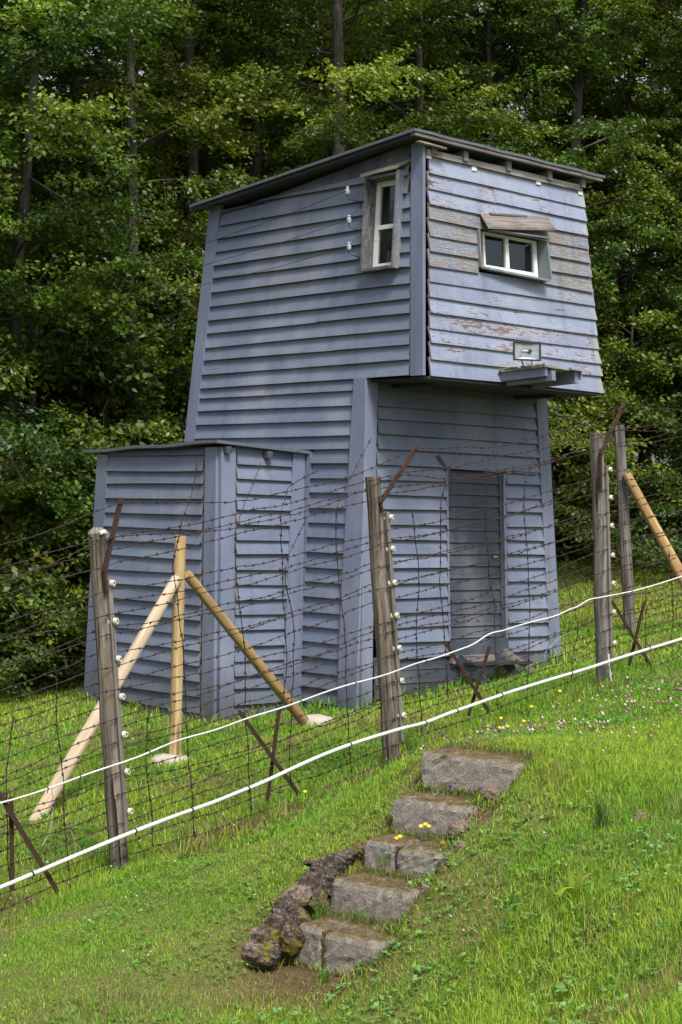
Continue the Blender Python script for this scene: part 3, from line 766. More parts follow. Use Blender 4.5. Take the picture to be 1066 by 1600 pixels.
# ---- left window: deep timber box
FL_ = FL
def lwin():
    q0, q1, z0, z1 = lw_right, lw_left, lw_bot, lw_top      # q0 near corner side
    wn = MB(); 
    facebox(FL, q1 - .022, q1, z0, z1 + .0, -0.08, 0.13, M_jamb, TW, 'window_jamb')
    facebox(FL, q0, q0 + .028, z0 + .0, z1 + .02, -0.08, 0.13, M_jamb2, TW, 'window_jamb')
    facebox(FL, q0 + .03, q1 - .024, z0, z0 + .03, -0.08, 0.128, M_jamb, TW, 'window_sill')
    facebox(FL, q0 + .03, q1 - .024, z1 - .03, z1, -0.08, 0.128, M_jamb, TW, 'window_head')
    # sloping hood board
    m = MB(); P = FL.P
    m.hexa([P(q0 - .07, z1 + .11, 0.02), P(q1 + .015, z1 + .07, 0.02), P(q1 + .03, z1 + .0, 0.17), P(q0 + .0, z1 + .015, 0.17),
            P(q0 - .07, z1 + .135, 0.02), P(q1 + .015, z1 + .095, 0.02), P(q1 + .03, z1 + .022, 0.17), P(q0 + .0, z1 + .037, 0.17)])
    m.build('window_hood', M_hoodmoss, TW)
    fr = MB(); a, b, c, d = q0 + .032, q1 - .026, z0 + .034, z1 - .036; o0, o1 = -.065, -.025
    facebox(FL, b - .055, b, c, d, o0, o1, None, None, '', fr); facebox(FL, a, a + .055, c, d, o0, o1, None, None, '', fr)
    facebox(FL, a + .056, b - .056, c, c + .055, o0, o1, None, None, '', fr); facebox(FL, a + .056, b - .056, d - .055, d, o0, o1, None, None, '', fr)
    zm = c + (d - c) * .475
    facebox(FL, a + .056, b - .056, zm - .022, zm + .022, o0, o1 + .003, None, None, '', fr)
    F = fr.build('window_frame', M_white, TW)
    for (z_, zz) in ((c + .057, zm - .024), (zm + .024, d - .057)):
        g = MB(); facebox(FL, a + .058, b - .058, z_, zz, -.048, -.044, None, None, '', g); g.build('window_pane', M_glass, F)
lwin()
def fwin():
    q0, q1, z0, z1 = fw_left, fw_right, fw_bot, fw_top
    P = FF.P
    facebox(FF, q0, q0 + .02, z0 + .04, z1, -0.06, 0.06, M_jamb2, TW, 'window_jamb')
    m = MB(); m.hexa([P(q1 - .02, z0 + .01, -.06), P(q1, z0 + .01, -.06), P(q1, z0 + .01, .16), P(q1 - .02, z0 + .01, .16),
                      P(q1 - .02, z1, -.06), P(q1, z1, -.06), P(q1, z1 - .02, .13), P(q1 - .02, z1 - .02, .13)])
    m.build('window_jamb', board_mat('jamb_teal', (0.16, 0.19, 0.21), 0.3, wood=(0.25, 0.22, 0.1)), TW)
    m = MB(); m.hexa([P(q0 + .02, z0 + .03, -.06), P(q1 - .022, z0 + .0, -.06), P(q1 - .022, z0 - .012, .15), P(q0 + .02, z0 + .03, .06),
                      P(q0 + .02, z0 + .055, -.06), P(q1 - .022, z0 + .02, -.06), P(q1 - .022, z0 + .006, .15), P(q0 + .02, z0 + .055, .06)])
    m.build('window_sill', M_jamb2, TW)
    # hood: wide grey board, and a loose slat below it
    m = MB()
    q, z = FF.hit(750.5, 337, .03); q_, z_ = FF.hit(856, 341, .03)
    r, y = FF.hit(760.5, 357.5, .15); r_, y_ = FF.hit(866, 360.5, .15)
    n = 2
    for i in range(n):
        a, b = i / n, (i + 1) / n
        def L_(p0, z0_, p1, z1_, t, off, j=0): return P(p0 + (p1 - p0) * t, z0_ + (z1_ - z0_) * t + 0.004 * math.sin(9 * t + j), off)
        m.hexa([L_(r, y, r_, y_, a, .17), L_(r, y, r_, y_, b, .17), L_(q, z, q_, z_, b, .03, 2), L_(q, z, q_, z_, a, .03, 2),
                L_(r, y + .022, r_, y_ + .022, a, .17), L_(r, y + .022, r_, y_ + .022, b, .17), L_(q, z + .022, q_, z_ + .022, b, .03, 2), L_(q, z + .022, q_, z_ + .022, a, .03, 2)])
    m.build('window_hood', M_hood, TW)
    s0, t0 = FF.hit(770, 359.5, .12); s1, t1 = FF.hit(856, 372.5, .12)
    m = MB(); m.beam(P(s0, t0, .09), P(s1, t1, .11), 0.10, 0.014); m.build('hood_slat', M_jamb2, TW)
    s2, t2 = FF.hit(765, 334, .04); s3, t3 = FF.hit(822, 338, .04)
    m = MB(); m.beam(P(s2, t2, .045), P(s3, t3, .045), 0.03, 0.02); m.build('hood_splinter', M_hood, TW)
    fr = MB(); o0, o1 = -.04, -.005
    a, _ = FF.hit(756.5, 400, 0); b, _ = FF.hit(840, 400, 0)
    _, dl = FF.hit(760, 360, 0); _, cl = FF.hit(757, 421.5, 0); _, cr = FF.hit(838, 433, 0)
    c = min(cl, cr) ; d = z1 - .005; c = cl * .5 + cr * .5
    b = b + 0.0
    for (u0, u1, v0, v1) in ((a, a + .028, c, d), (b - .06, b, c, d), (a + .03, b - .062, c, c + .05), (a + .03, b - .062, d - .03, d)):
        facebox(FF, u0, u1, v0, v1, o0, o1, None, None, '', fr)
    mid = a + (b - a) * .435
    facebox(FF, mid - .024, mid + .024, c + .052, d - .032, o0, o1 + .004, None, None, '', fr)
    F = fr.build('window_frame', M_white, TW)
    facebox(FF, b + .002, q1 - .022, z0 + .03, z1, -.06, -.045, M_jamb2, TW, 'window_lining')
    for (u0, u1) in ((a + .03, mid - .026), (mid + .026, b - .062)):
        g = MB(); facebox(FF, u0, u1, c + .052, d - .032, -.028, -.024, None, None, '', g); g.build('window_pane', M_glass, F)
    # dim fittings on the shelf inside
    for k, (px, py) in enumerate(((763, 410), (776, 411), (803, 414))):
        q_, z_ = FF.hit(px, py, -.2); m = MB(); c0 = P(q_, z_ - .03, -.2)
        m.tube([c0, c0 + ZV * .05, c0 + ZV * .07], [.035, .035, .01], 10); m.build('inside_jar', M_black, TW)
fwin()

# ---- door
facebox(FD, d_l - .028, d_l - .002, d_bot - .08, d_top + .02, -.03, .034, M_trim, TW, 'door_frame')
facebox(FD, d_r + .002, d_r + .04, d_bot - .13, d_top + .02, -.03, .034, M_trim, TW, 'door_frame')
m = MB(); m.hexa([FD.P(d_l - .06, d_top + .02, .0), FD.P(2.62, d_top + .0, .0), FD.P(2.62, d_top + .0, .055), FD.P(d_l - .06, d_top + .02, .055),
                  FD.P(d_l - .06, d_top + .042, .0), FD.P(2.62, d_top + .022, .0), FD.P(2.62, d_top + .012, .055), FD.P(d_l - .06, d_top + .036, .055)])
m.build('drip_board', M_trim, TW)
door = thing('door', None, None, (0, 0, 0)); door.parent = TW
dl = FD.P((d_l + d_r) / 2, d_bot, 0) - np.array(wloc(TW)); door.location = dl.tolist()
n_pl = 14
for i in range(n_pl):
    z0 = d_bot + .03 + (d_top - d_bot - .03) * i / n_pl; z1 = d_bot + .03 + (d_top - d_bot - .03) * (i + 1) / n_pl
    board(FD, d_l, d_r - .01, z0 + .003, z1 + .004, M_dark, door, t0=.010, t1=-.006, name='plank', wav=.001, endm=M_dark)
facebox(FD, d_r - .05, d_r - .012, d_bot + .03, d_top, .006, .018, M_dark, door, 'stile')
for z_ in (d_top - .42, d_bot + .42):
    facebox(FD, d_l - .02, d_l + .05, z_, z_ + .03, .008, .018, M_rust, door, 'hinge')
q_, z_ = FD.hit(775, 870, .03)
facebox(FD, q_ - .03, q_ + .03, z_ - .01, z_ + .012, .018, .03, M_lampback, door, 'latch')
for px in (716, 733, 748):
    q_, z_ = FD.hit(px, 968.5, .02); facebox(FD, q_ - .02, q_ + .03, z_ - .008, z_ + .008, .006, .016, M_hood, door, 'nail_strip')
facebox(FD, d_l - .03, d_r + .02, d_bot - .14, d_bot + .02, -.01, .05, M_dark, TW, 'threshold')
facebox(FD, d_l - .0, d_r + .0, d_bot - .23, d_bot - .145, .0, .06, M_hood, TW, 'worn_sill')
# little bracket above the door's left corner
p0 = FD.P(*FD.hit(685, 712, .05), .05); p1 = FD.P(*FD.hit(697, 733, .05), .05)
m = MB(); m.beam(p0, p1, .014, .035); m.build('drip_bracket', M_dark, TW)

# ---- shelf bracket under the front window
sq, sz = FF.hit(779, 579, 0.03)
def SH(a, off, z): return FF.P(a, z, off)
z_s = sz + 0.0
PR = 0.66
def shelf():
    fr0 = FF.P(sq, z_s, .03)
    fl_far, _ = FF.hit(853, 571, PR)
    m = MB()
    for i, (u0, u1) in enumerate(((0, .19), (.2, .385), (.395, .60))):
        ex = (PR, PR - .01, PR + .02)[i]
        m = MB(); u0 += sq; u1 += sq
        m.hexa([FF.P(u0, z_s - .022, .03), FF.P(u1, z_s - .022, .03), FF.P(u1, z_s, ex), FF.P(u0, z_s + .008, ex),
                FF.P(u0, z_s, .03), FF.P(u1, z_s, .03), FF.P(u1, z_s + .024, ex), FF.P(u0, z_s + .03, ex)])
        m.build('shelf_board', M_hoodmoss if i == 0 else M_edge, TW)
    for (u, zt, h, ex, wd) in ((.03, z_s - .025, .085, PR - .02, .03), (.10, z_s - .05, .10, PR - .0, .06), (.50, z_s - .03, .12, PR - .03, .06), (.57, z_s - .03, .08, PR - .01, .02)):
        m = MB(); u += sq
        m.hexa([FF.P(u, zt - h, .03), FF.P(u + wd, zt - h, .03), FF.P(u + wd, zt - h + .03, ex), FF.P(u, zt - h + .03, ex), FF.P(u, zt, .03), FF.P(u + wd, zt, .03), FF.P(u + wd, zt + .028, ex), FF.P(u, zt + .028, ex)])
        m.build('shelf_bearer', M_trim, TW)
    # crumbs of moss along the edge
    m = MB(); r_ = random.Random(3)
    for i in range(60):
        t = r_.random(); c = FF.P(sq + r_.uniform(-.012, .02), z_s + .004 + .028 * t, .05 + t * (PR - .05)); s_ = r_.uniform(.006, .016)
        m.beam(c, c + ZV * s_, s_ * 1.5, s_ * 1.3, (1, 0, 0))
    o = m.build('moss', rock_mat('shelf_moss', (0.15, 0.14, 0.06), (0.27, 0.25, 0.13), .6), TW); o['kind'] = 'stuff'
shelf()

# ---- insulators on hooks by the left window
for (px, py) in ((543, 298), (545.5, 343), (545.5, 385)):
    q, z = FL.hit(px, py, .16); c = FL.P(q, z, .16)
    ins = MB()
    ins.tube([c - ZV * .035, c - ZV * .02, c + ZV * .01, c + ZV * .018, c + ZV * .035, c + ZV * .045], [.020, .024, .024, .014, .019, .011], 12)
    io = ins.build('insulator', M_glassins, TW, smooth=False)
    hk = MB(); q2, z2 = FL.hit(px + 21, py + 18, .03)
    hk.tube([c - ZV * .03, c - ZV * .07, FL.P(q - .03, z - .09, .12), FL.P(q2, z2, .04), FL.P(q2, z2 - .06, .035)], .007, 6)
    hk.build('hook', M_thin, io)

# ------------------------------------------------------------------ shed against the left face
sb_ = W(-.7, 2.7, 0)
SHD = thing('shed', 'low flat-roofed clapboard shed built against the left side of the watchtower', 'shed', (sb_[0], sb_[1], g1(sb_[0], sb_[1])))
TWP[0] = SHD
za_ = [-2.30, -2.20, -2.05, -1.895, -1.735, -1.58, -1.425, -1.27, -1.12, -.96, -.80, -.645, -0.490, -0.337, -0.185, -0.03, 0.13, 0.285, 0.423, 0.59, 0.625]
run(FAL, lambda z: 1.905 + .045 * (z + .34) , lambda z: 3.64, za_, M_paint, wav=.007)
zaf = [-2.26, -2.09, -1.965, -1.80, -1.674, -1.52, -1.36, -1.205, -1.05, -.895, -.74, -.585, -.43, -.28, -.125, .03, .19, .345, .50, .66]
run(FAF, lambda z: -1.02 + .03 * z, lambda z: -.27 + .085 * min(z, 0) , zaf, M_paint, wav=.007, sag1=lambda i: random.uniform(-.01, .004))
run(FAB, lambda z: -1.15, lambda z: -.05, [-2.3 + .155 * i for i in range(19)], M_paint)
a_, _ = FAL.hit(326, 700); b_, _ = FAL.hit(343, 700); a2, _ = FAL.hit(320, 1124); b2, _ = FAL.hit(340, 1126)
plank(FAL, b2, -2.22, b_, .66, a2 - b2, .005, .045, M_trim, SHD, wd1=a_ - b_)
a_, _ = FAL.hit(172, 735); b_, _ = FAL.hit(156, 735); a2, _ = FAL.hit(157, 1100); b2, _ = FAL.hit(135, 1100)
plank(FAL, a2, -2.2, a_, .60, b2 - a2, .0, .045, M_trim, SHD, wd1=b_ - a_)
a_, _ = FAF.hit(341.5, 705); b_, _ = FAF.hit(364, 705); a2, _ = FAF.hit(338.5, 1122); b2, _ = FAF.hit(360, 1120)
plank(FAF, a2, -2.2, a_, .66, b2 - a2, .005, .05, M_trim, SHD, wd1=b_ - a_)
a_, _ = FAF.hit(454, 712); b_, _ = FAF.hit(472, 712); a2, _ = FAF.hit(436, 1110); b2, _ = FAF.hit(466, 1110)
plank(FAF, a2, -2.15, a_, .64, b2 - a2, .005, .05, M_trim, SHD, wd1=b_ - a_)
# roof
def arz(a, b): return 0.715 - 0.03 * (b - 1.7) - 0.05 * (a + 1.3)
mm = MB()
for i in range(10):
    b0_ = 1.62 + 2.40 * i / 10; b1_ = 1.62 + 2.40 * (i + 1) / 10; k0 = .008 * math.sin(i * 1.3); k1 = .008 * math.sin((i + 1) * 1.3)
    mm.hexa([W(-1.32, b0_, arz(-1.32, b0_) - .02 + k0), W(.06, b0_, arz(.06, b0_) - .02 + k0), W(.06, b1_, arz(.06, b1_) - .02 + k1), W(-1.32, b1_, arz(-1.32, b1_) - .02 + k1),
             W(-1.32, b0_, arz(-1.32, b0_) + .012 + k0), W(.06, b0_, arz(.06, b0_) + .012 + k0), W(.06, b1_, arz(.06, b1_) + .012 + k1), W(-1.32, b1_, arz(-1.32, b1_) + .012 + k1)])
mm.build('roof', M_roof, SHD)
for (px, py) in ((355, 699), (419, 707)):
    q, z = FAF.hit(px, py, .07)
    mm = MB(); mm.beam(FAF.P(q, arz(q, 1.7) - .075, .11), FAF.P(q, arz(q, 1.7) - .075, -1.4), .065, .07); mm.build('rafter', M_dark, SHD)
TWP[0] = TW

# ------------------------------------------------------------------ floodlight on the shelf
def floodlight():
    c_q, c_z = FF.hit(823, 549, .42)
    cc = FF.P(c_q, c_z, .42)
    base = FF.P(c_q, z_s + .018, .42)
    fl = thing('floodlight', 'rectangular halogen floodlight with black rim on the shelf below the front window', 'floodlight', base)
    # it faces the camera side, a little left of the wall's normal
    n = np.array([0.18, -0.97, 0.0]); n /= np.linalg.norm(n)
    x = np.cross(n, ZV) * -1; x = np.array([-n[1], n[0], 0]);
    n2 = n * math.cos(R(6)) + ZV * math.sin(R(6)); u = np.cross(x, n2); u = u if u[2] > 0 else -u
    hw, hh = 0.145, 0.098
    def P(a, b, c): return cc + x * a + u * b + n2 * c
    hs_ = MB()
    hs_.hexa([P(-hw * .5, -hh * .5, -.12), P(hw * .5, -hh * .5, -.12), P(hw * .5, hh * .5, -.12), P(-hw * .5, hh * .5, -.12), P(-hw * .95, -hh * .95, .0), P(hw * .95, -hh * .95, .0), P(hw * .95, hh * .95, .0), P(-hw * .95, hh * .95, .0)])
    hs_.f.pop(1) if False else None
    hs_.build('housing', M_lampback, fl)
    rim = MB()
    for (a, b, c, d) in ((-hw, hw, hh - .014, hh), (-hw, hw, -hh, -hh + .014), (-hw, -hw + .014, -hh + .014, hh - .014), (hw - .014, hw, -hh + .014, hh - .014)):
        rim.hexa([P(a, c, .0), P(b, c, .0), P(b, d, .0), P(a, d, .0), P(a, c, .03), P(b, c, .03), P(b, d, .03), P(a, d, .03)])
    rim.build('rim', M_black, fl)
    rf = MB(); ih, iw = hh - .015, hw - .015
    pts = [(-iw, -ih, .012), (iw, -ih, .012), (iw, ih, .012), (-iw, ih, .012)]; pin = [(-iw * .35, -ih * .8, .004), (iw * .35, -ih * .8, .004), (iw * .35, ih * .8, .004), (-iw * .35, ih * .8, .004)]
    for i in range(4): j = (i + 1) % 4; rf.quad(P(*pts[i]), P(*pts[j]), P(*pin[j]), P(*pin[i]))
    rf.quad(*[P(*p) for p in pin]); rf.build('reflector', M_reflect, fl)
    lp = MB(); lp.tube([P(-.05, 0, .014), P(.05, 0, .014)], .007, 8); lp.build('lamp_tube', M_white, fl)
    ca = MB(); ca.tube([P(0.03, 0, .006), P(0.03, 0, .022)], .02, 12); ca.build('lamp_cap', M_black, fl)
    yk = MB()
    for s_ in (-.045, .06): yk.tube([P(s_, -hh + .01, -.03), FF.P(c_q, z_s + .018, .42) + x * s_ * .9], .006, 6)
    yk.build('bracket', M_black, fl)
    gl = MB(); gl.quad(P(-iw, -ih, .02), P(iw, -ih, .02), P(iw, ih, .02), P(-iw, ih, .02)); gl.build('cover_glass', M_glass, fl)
floodlight()

# ------------------------------------------------------------------ broken wooden steps at the door
def door_steps():
    c = FD.P(1.65, -1.75, .25); gzc = g1(c[0], c[1])
    st = thing('door_steps', 'collapsed dark wooden steps in front of the tower door', 'steps', (c[0], c[1], gzc))
    for (q0_, z0_, o0_, q1_, z1_, o1_, wd, ht) in (
            (1.28, -1.56, .20, 2.20, -1.58, .22, .16, .03), (1.35, -1.78, .42, 2.30, -1.77, .44, .18, .03)):
        m = MB(); m.beam(FD.P(q0_, z0_, o0_), FD.P(q1_, z1_, o1_), wd, ht); m.build('tread', M_under if z0_ > -1.7 else M_hood, st)
    for q_ in (1.32, 1.92):
        m = MB(); m.beam(FD.P(q_ - .04, -1.50, .05), FD.P(q_ + .12, -1.84, .42), .035, .09); m.build('stringer', M_dark, st)
    m = MB(); m.beam(FD.P(1.95, -1.45, .10), FD.P(2.32, -1.80, .45), .03, .07); m.build('brace', M_hood, st)
door_steps()

# ------------------------------------------------------------------ fence
PL_, PM_, PR_ = at(187, 1360, 12.13), at(617, 1200, 14.1), at(942, 1073, 16.1)
fdir = (PR_ - PL_) * np.array([1, 1, 0]); FLEN = np.linalg.norm(fdir); fdir /= FLEN
fnor = np.array([fdir[1], -fdir[0], 0])                     # towards the camera
def fhit(px, py, off=0.0): return hit(px, py, PL_ + fnor * off, fnor)
def fpar(p): return float((p - PL_) @ fdir)

def old_post(top, base, r0, r1, label, batten, ins, arm, mat, seed, yoff=0.0, knob=False):
    tp, bp = fhit(*top, yoff), fhit(*base, yoff)
    bp = np.array([bp[0], bp[1], min(bp[2], g1(bp[0], bp[1]) + .01)])
    po = thing('fence_post', label, 'fence post', bp, 'weathered posts of the wire fence')
    m = MB(); n = 9; r_ = random.Random(seed)
    pts = [bp + (tp - bp) * (i / n) + np.array([r_.uniform(-.006, .006), r_.uniform(-.006, .006), 0]) for i in range(n + 1)]
    pts[0] = bp - (tp - bp) * .06
    m.tube(pts, [r1 + (r0 - r1) * i / n + r_.uniform(-.003, .003) for i in range(n + 1)], 14, wob=.035, seed=seed)
    sh = m.build('post_shaft', mat, po, smooth=False)
    if knob:
        k = MB(); k.tube([tp - ZV * .03, tp - ZV * .01, tp + ZV * .012, tp + ZV * .035], [r0 * 1.12, r0 * 1.2, r0 * 1.02, r0 * .5], 12, wob=.1, seed=3); k.build('rotten_cap', M_hoodmoss, po)
        k = MB(); k.beam(fhit(156, 833, .07), fhit(164.5, 829.5, .07), .02, .02); k.build('cap_chip', M_white, po)
    (bt, bb, bw) = batten
    m = MB(); m.beam(fhit(*bt, .055), fhit(*bb, .055), .035, bw, (fnor[0], fnor[1], 0)); m.build('batten', M_batten, po)
    for (px, py) in ins:
        c = fhit(px, py, .07); ax = np.array([.88, -.42, .16]); ax /= np.linalg.norm(ax)
        h = .0
        m = MB(); m.tube([c - ax * .06, c - ax * .04, c - ax * .036, c - ax * .012, c - ax * .008, c + ax * .014, c + ax * .018, c + ax * .040],
                         [.015, .020, .026, .026, .012, .012, .025, .022], 10)
        io = m.build('insulator', M_porc, po)
        m = MB(); m.tube([c + ax * .038, c + ax * .044], .009, 8); m.tube([c - ax * .055, c - ax * .045], .015, 8); m.build('bolt', M_brass, io)
    m = MB(); p = [fhit(*q, .075) for q in arm]; m2 = []
    for i in range(len(p) - 1): m.beam(p[i], p[i + 1], .022, .036 if i else .03, (fnor[0], fnor[1], 0))
    m.build('iron_arm', M_rust, po)
    return po

old_post((151, 832), (187, 1360), .056, .066, 'leftmost weathered fence post with a rotten frayed top', ((168, 905), (195.5, 1300), .055),
         [(171, 912), (176, 971), (181, 1030), (186, 1089), (190, 1148), (194, 1206), (199, 1268)], [(166, 925), (163, 893), (190, 778)], M_post, 1, knob=True)
old_post((582, 744), (614, 1200), .062, .072, 'middle weathered fence post, cracked, leaning left before the tower corner', ((603, 800), (627, 1160), .05),
         [(607.5, 809), (610, 858), (612.6, 911), (616, 962), (620, 1013), (624, 1064), (627, 1118)], [(597, 800), (594, 786), (654, 695)], M_post, 2)
old_post((932, 677), (943, 1073), .060, .066, 'right weathered fence post standing beside the tower in front of a greyer post', ((946, 728), (954, 1040), .045),
         [(950, 734), (951, 778), (952.5, 822), (954, 868), (955, 912), (956, 957), (957, 1005)], [(938, 770), (938, 710), (976, 630)], M_postgrey, 3)

def pole_thing(name, label, cat, pts, rads, mat, group=None, n=14, wob=.015, cap=True):
    base = pts[-1]
    po = thing(name, label, cat, base, group)
    k = 8; P_ = []; Rr = []
    for i in range(k + 1): P_.append(pts[0] + (pts[-1] - pts[0]) * i / k); Rr.append(rads[0] + (rads[1] - rads[0]) * i / k)
    m = MB(); m.tube(P_, Rr, n, wob=wob, seed=len(label)); m.build('pole_shaft', mat, po)
    return po

def footing(label, px, py, D, rx):
    c = at(px, py, D); z = g1(c[0], c[1])
    m = MB(); r_ = random.Random(px)
    n = 18
    ring = lambda r, z_: [np.array([c[0] + math.cos(2 * math.pi * i / n) * r * (1 + .12 * math.sin(i * 2.3 + px)), c[1] + math.sin(2 * math.pi * i / n) * r * (1 + .12 * math.cos(i * 1.7)), z_ + r_.uniform(-.006, .006)]) for i in range(n)]
    rs = [ring(rx, z - .15), ring(rx, z + .02), ring(rx * .85, z + .05), ring(rx * .4, z + .07)]
    m.v = [tuple(p) for r in rs for p in r]
    for a in range(3):
        for i in range(n): j = (i + 1) % n; m.poly((a * n + i, a * n + j, (a + 1) * n + j, (a + 1) * n + i))
    m.poly([3 * n + i for i in range(n)])
    o = m.build('concrete_footing', M_concrete, None, smooth=True, loc=(c[0], c[1], z)); tag(o, label, 'footing', 'concrete footings of the new corner post')

tN = at(282, 836, 15.6); bN = at(273, 1187, 15.6)
np_ = pole_thing('corner_post', 'fresh yellow pine post with two braces before the shed', 'post', [tN, bN - ZV * .05], (.052, .056), M_new, n=18, wob=.004)
b1 = at(50, 1285, 13.8); t1 = at(276, 905, 15.55)
pole_thing('brace_pole', 'pale peeled pine brace sloping down left from the new post', 'brace pole', [t1, b1 - ZV * .05], (.052, .060), M_newpale, 'slanting braces of the fence posts')
t2 = at(292, 897, 15.65); b2_ = at(487, 1135, 16.8)
pole_thing('brace_pole', 'golden pine brace sloping down right from the new post', 'brace pole', [t2, b2_ - ZV * .04], (.046, .056), M_newgold, 'slanting braces of the fence posts')
footing('round concrete footing under the upright new pine post', 267, 1190, 15.6, .19)
footing('concrete footing under the golden brace near the tower corner', 492, 1136, 16.85, .19)
t3 = at(967, 664, 22); b3 = at(985, 985, 22)
pole_thing('fence_post', 'silver grey fence post farther back, right of the tower', 'fence post', [t3, b3 - ZV * .06], (.065, .078), M_postgrey, None, wob=.03)
t4 = at(979, 742, 21.9); b4 = at(1110, 965, 21.2)
b4[2] = g1(b4[0], b4[1]) - .03
pole_thing('brace_pole', 'golden pine brace leaning against the far grey post at the right edge', 'brace pole', [t4, b4], (.062, .075), M_newgold, 'slanting braces of the fence posts')

# iron cross supports
def angle_bar(m, p, q, wd):
    m.beam(p, q, wd, .008, (0, 0, 1) if abs((q - p)[2]) < .1 else tuple(fdir)); 
    d = (q - p) / np.linalg.norm(q - p); s_ = np.cross(d, fnor); s_ /= np.linalg.norm(s_)
    m.beam(p + s_ * wd * .45 + fnor * wd * .4, q + s_ * wd * .45 + fnor * wd * .4, .006, wd * .8, tuple(s_))
def cross(label, a, b, off):
    base = fhit(*a[1], off)
    t_ = thing('iron_cross_support', label, 'iron support', base, 'crossed iron bars along the fence')
    for k, (p, q) in enumerate((a, b)):
        m = MB(); P0, Q0 = fhit(*p, off - k * .05), fhit(*q, off - k * .05); d = (Q0 - P0) / np.linalg.norm(Q0 - P0)
        angle_bar(m, P0, Q0 + d * .08, .034); m.build('iron_bar', M_rust, t_)
cross('crossed rusty iron bars at the left edge of the photo', ((-10, 1222), (97, 1402)), ((18, 1245), (20, 1372)), .10)
cross('crossed rusty iron bars between the left and middle fence posts', ((374, 1110), (460, 1230)), ((437, 1104), (420, 1235)), .0)
cross('crossed rusty iron bars in front of the tower door', ((695, 1002), (757, 1100)), ((765, 1011), (736, 1105)), -.25)
cross('crossed rusty iron bars just right of the right fence post', ((955, 937), (1015, 1037)), ((1007, 941), (986, 1028)), -.2)

# barbed wire
def barbed(name, pts, label, group, r=.0032, seed=0, parent=None, gap=.105):
    pts = np.array(pts, float); r_ = np.random.default_rng(seed)
    seg = np.linalg.norm(np.diff(pts, axis=0), axis=1); cum = np.concatenate([[0], np.cumsum(seg)]); L = cum[-1]
    n = max(3, int(L / gap) + 1); t = np.linspace(0, L, n)
    P = np.stack([np.interp(t, cum, pts[:, k]) for k in range(3)], -1)
    P += r_.normal(0, .0035, P.shape)
    m = MB(); m.tube(list(P), r, 4, cap=False)
    for i in range(n - 1):
        d = P[i + 1] - P[i]; ln = np.linalg.norm(d); d = d / ln; c = P[i] + d * ln * r_.uniform(.3, .6)
        m.tube([c - d * .009, c + d * .009], r * 1.9, 4, cap=True)
        for s_ in (-1, 1):
            v = np.cross(d, r_.normal(size=3)); v /= np.linalg.norm(v); v = v + d * s_ * .5
            a = c + d * s_ * .005
            m.beam(a - v * .015, a + v * .015, .0035, .0035, (.3, .5, .8), wd2=.002, ht2=.002)
    o = m.build(name, M_wire, parent, loc=tuple(P[0]))
    return tag(o, label, 'barbed wire', group)

posts_s = [fpar(PL_) - 2.85, fpar(PL_), fpar(PM_), fpar(PR_), fpar(PR_) + 2.85]
base_at = lambda s: PL_ + fdir * s
def axis_pt(k, h):
    """point on post k at height h above its foot (posts lean)"""
    tops = {1: ((151, 832), (187, 1360)), 2: ((582, 744), (614, 1200)), 3: ((932, 677), (943, 1073))}
    if k in tops:
        t_, b_ = (fhit(*q) for q in tops[k]); return b_ + (t_ - b_) * (h / (t_[2] - b_[2]))
    p = base_at(posts_s[k]); sl = (PR_[2] - PL_[2]) / FLEN
    return np.array([p[0], p[1], PL_[2] + sl * posts_s[k] + h])
ords = ['topmost', 'second', 'third', 'fourth', 'fifth', 'sixth', 'seventh', 'eighth', 'ninth', 'tenth', 'eleventh', 'twelfth', 'thirteenth', 'fourteenth']
def strand(h, off, label, group, seed, sag=(.008, .05), hk=None, name='barbed_wire'):
    r_ = random.Random(seed); P = []; hs = [h + r_.uniform(-.045, .045) for _ in range(5)]
    for k in range(4):
        a = axis_pt(k, hs[k]); b = axis_pt(k + 1, hs[k + 1])
        if hk: a, b = hk(k), hk(k + 1)
        sg = r_.uniform(*sag)
        for i in range(12):
            t = i / 12; p = a + (b - a) * t + fnor * off; p = p - ZV * sg * 4 * t * (1 - t) + ZV * .008 * math.sin(t * 17 + seed); P.append(p)
    P.append(axis_pt(4, hs[4]) + fnor * off if not hk else hk(4) + fnor * off)
    return barbed(name, P, label, group, seed=seed)
near_h = [2.33, 2.16, 1.98, 1.80, 1.63, 1.45, 1.27, 1.09, .91, .73, .55, .37, .19, .07]
for i, h in enumerate(near_h):
    strand(h + random.uniform(-.02, .02), .078, f'{ords[i]} barbed wire strand from the top on the near side of the fence posts', 'barbed wire strands on the near side of the posts', 100 + i)
far_h = [2.24, 1.9, 1.70, 1.52, 1.34, 1.15, 1.0, .82, .62, .46]
for i, h in enumerate(far_h):
    strand(h + random.uniform(-.03, .03), -.085, f'{ords[i]} barbed wire strand from the top on the far side of the fence posts', 'barbed wire strands on the far side of the posts', 200 + i, sag=(.015, .09))
# strands carried by the iron arms
armpts = {1: ((166, 893), (190, 779)), 2: ((596, 785), (653, 697)), 3: ((940, 710), (975, 632))}
for i, f in enumerate((.97, .5)):
    def hk(k, f=f):
        if k in armpts:
            a, b = (fhit(*q, .085) for q in armpts[k]); return a + (b - a) * f
        a = hk(1) if k == 0 else hk(3); s_ = -2.85 if k == 0 else 2.85
        return a + fdir * s_ + ZV * ((PR_[2] - PL_[2]) / FLEN * s_)
    strand(0, 0.01, ('barbed wire strand fixed to the tips of the iron arms', 'barbed wire strand fixed halfway up the iron arms')[i], 'barbed wire strands on the iron arms', 300 + i, sag=(.12, .2), hk=hk)

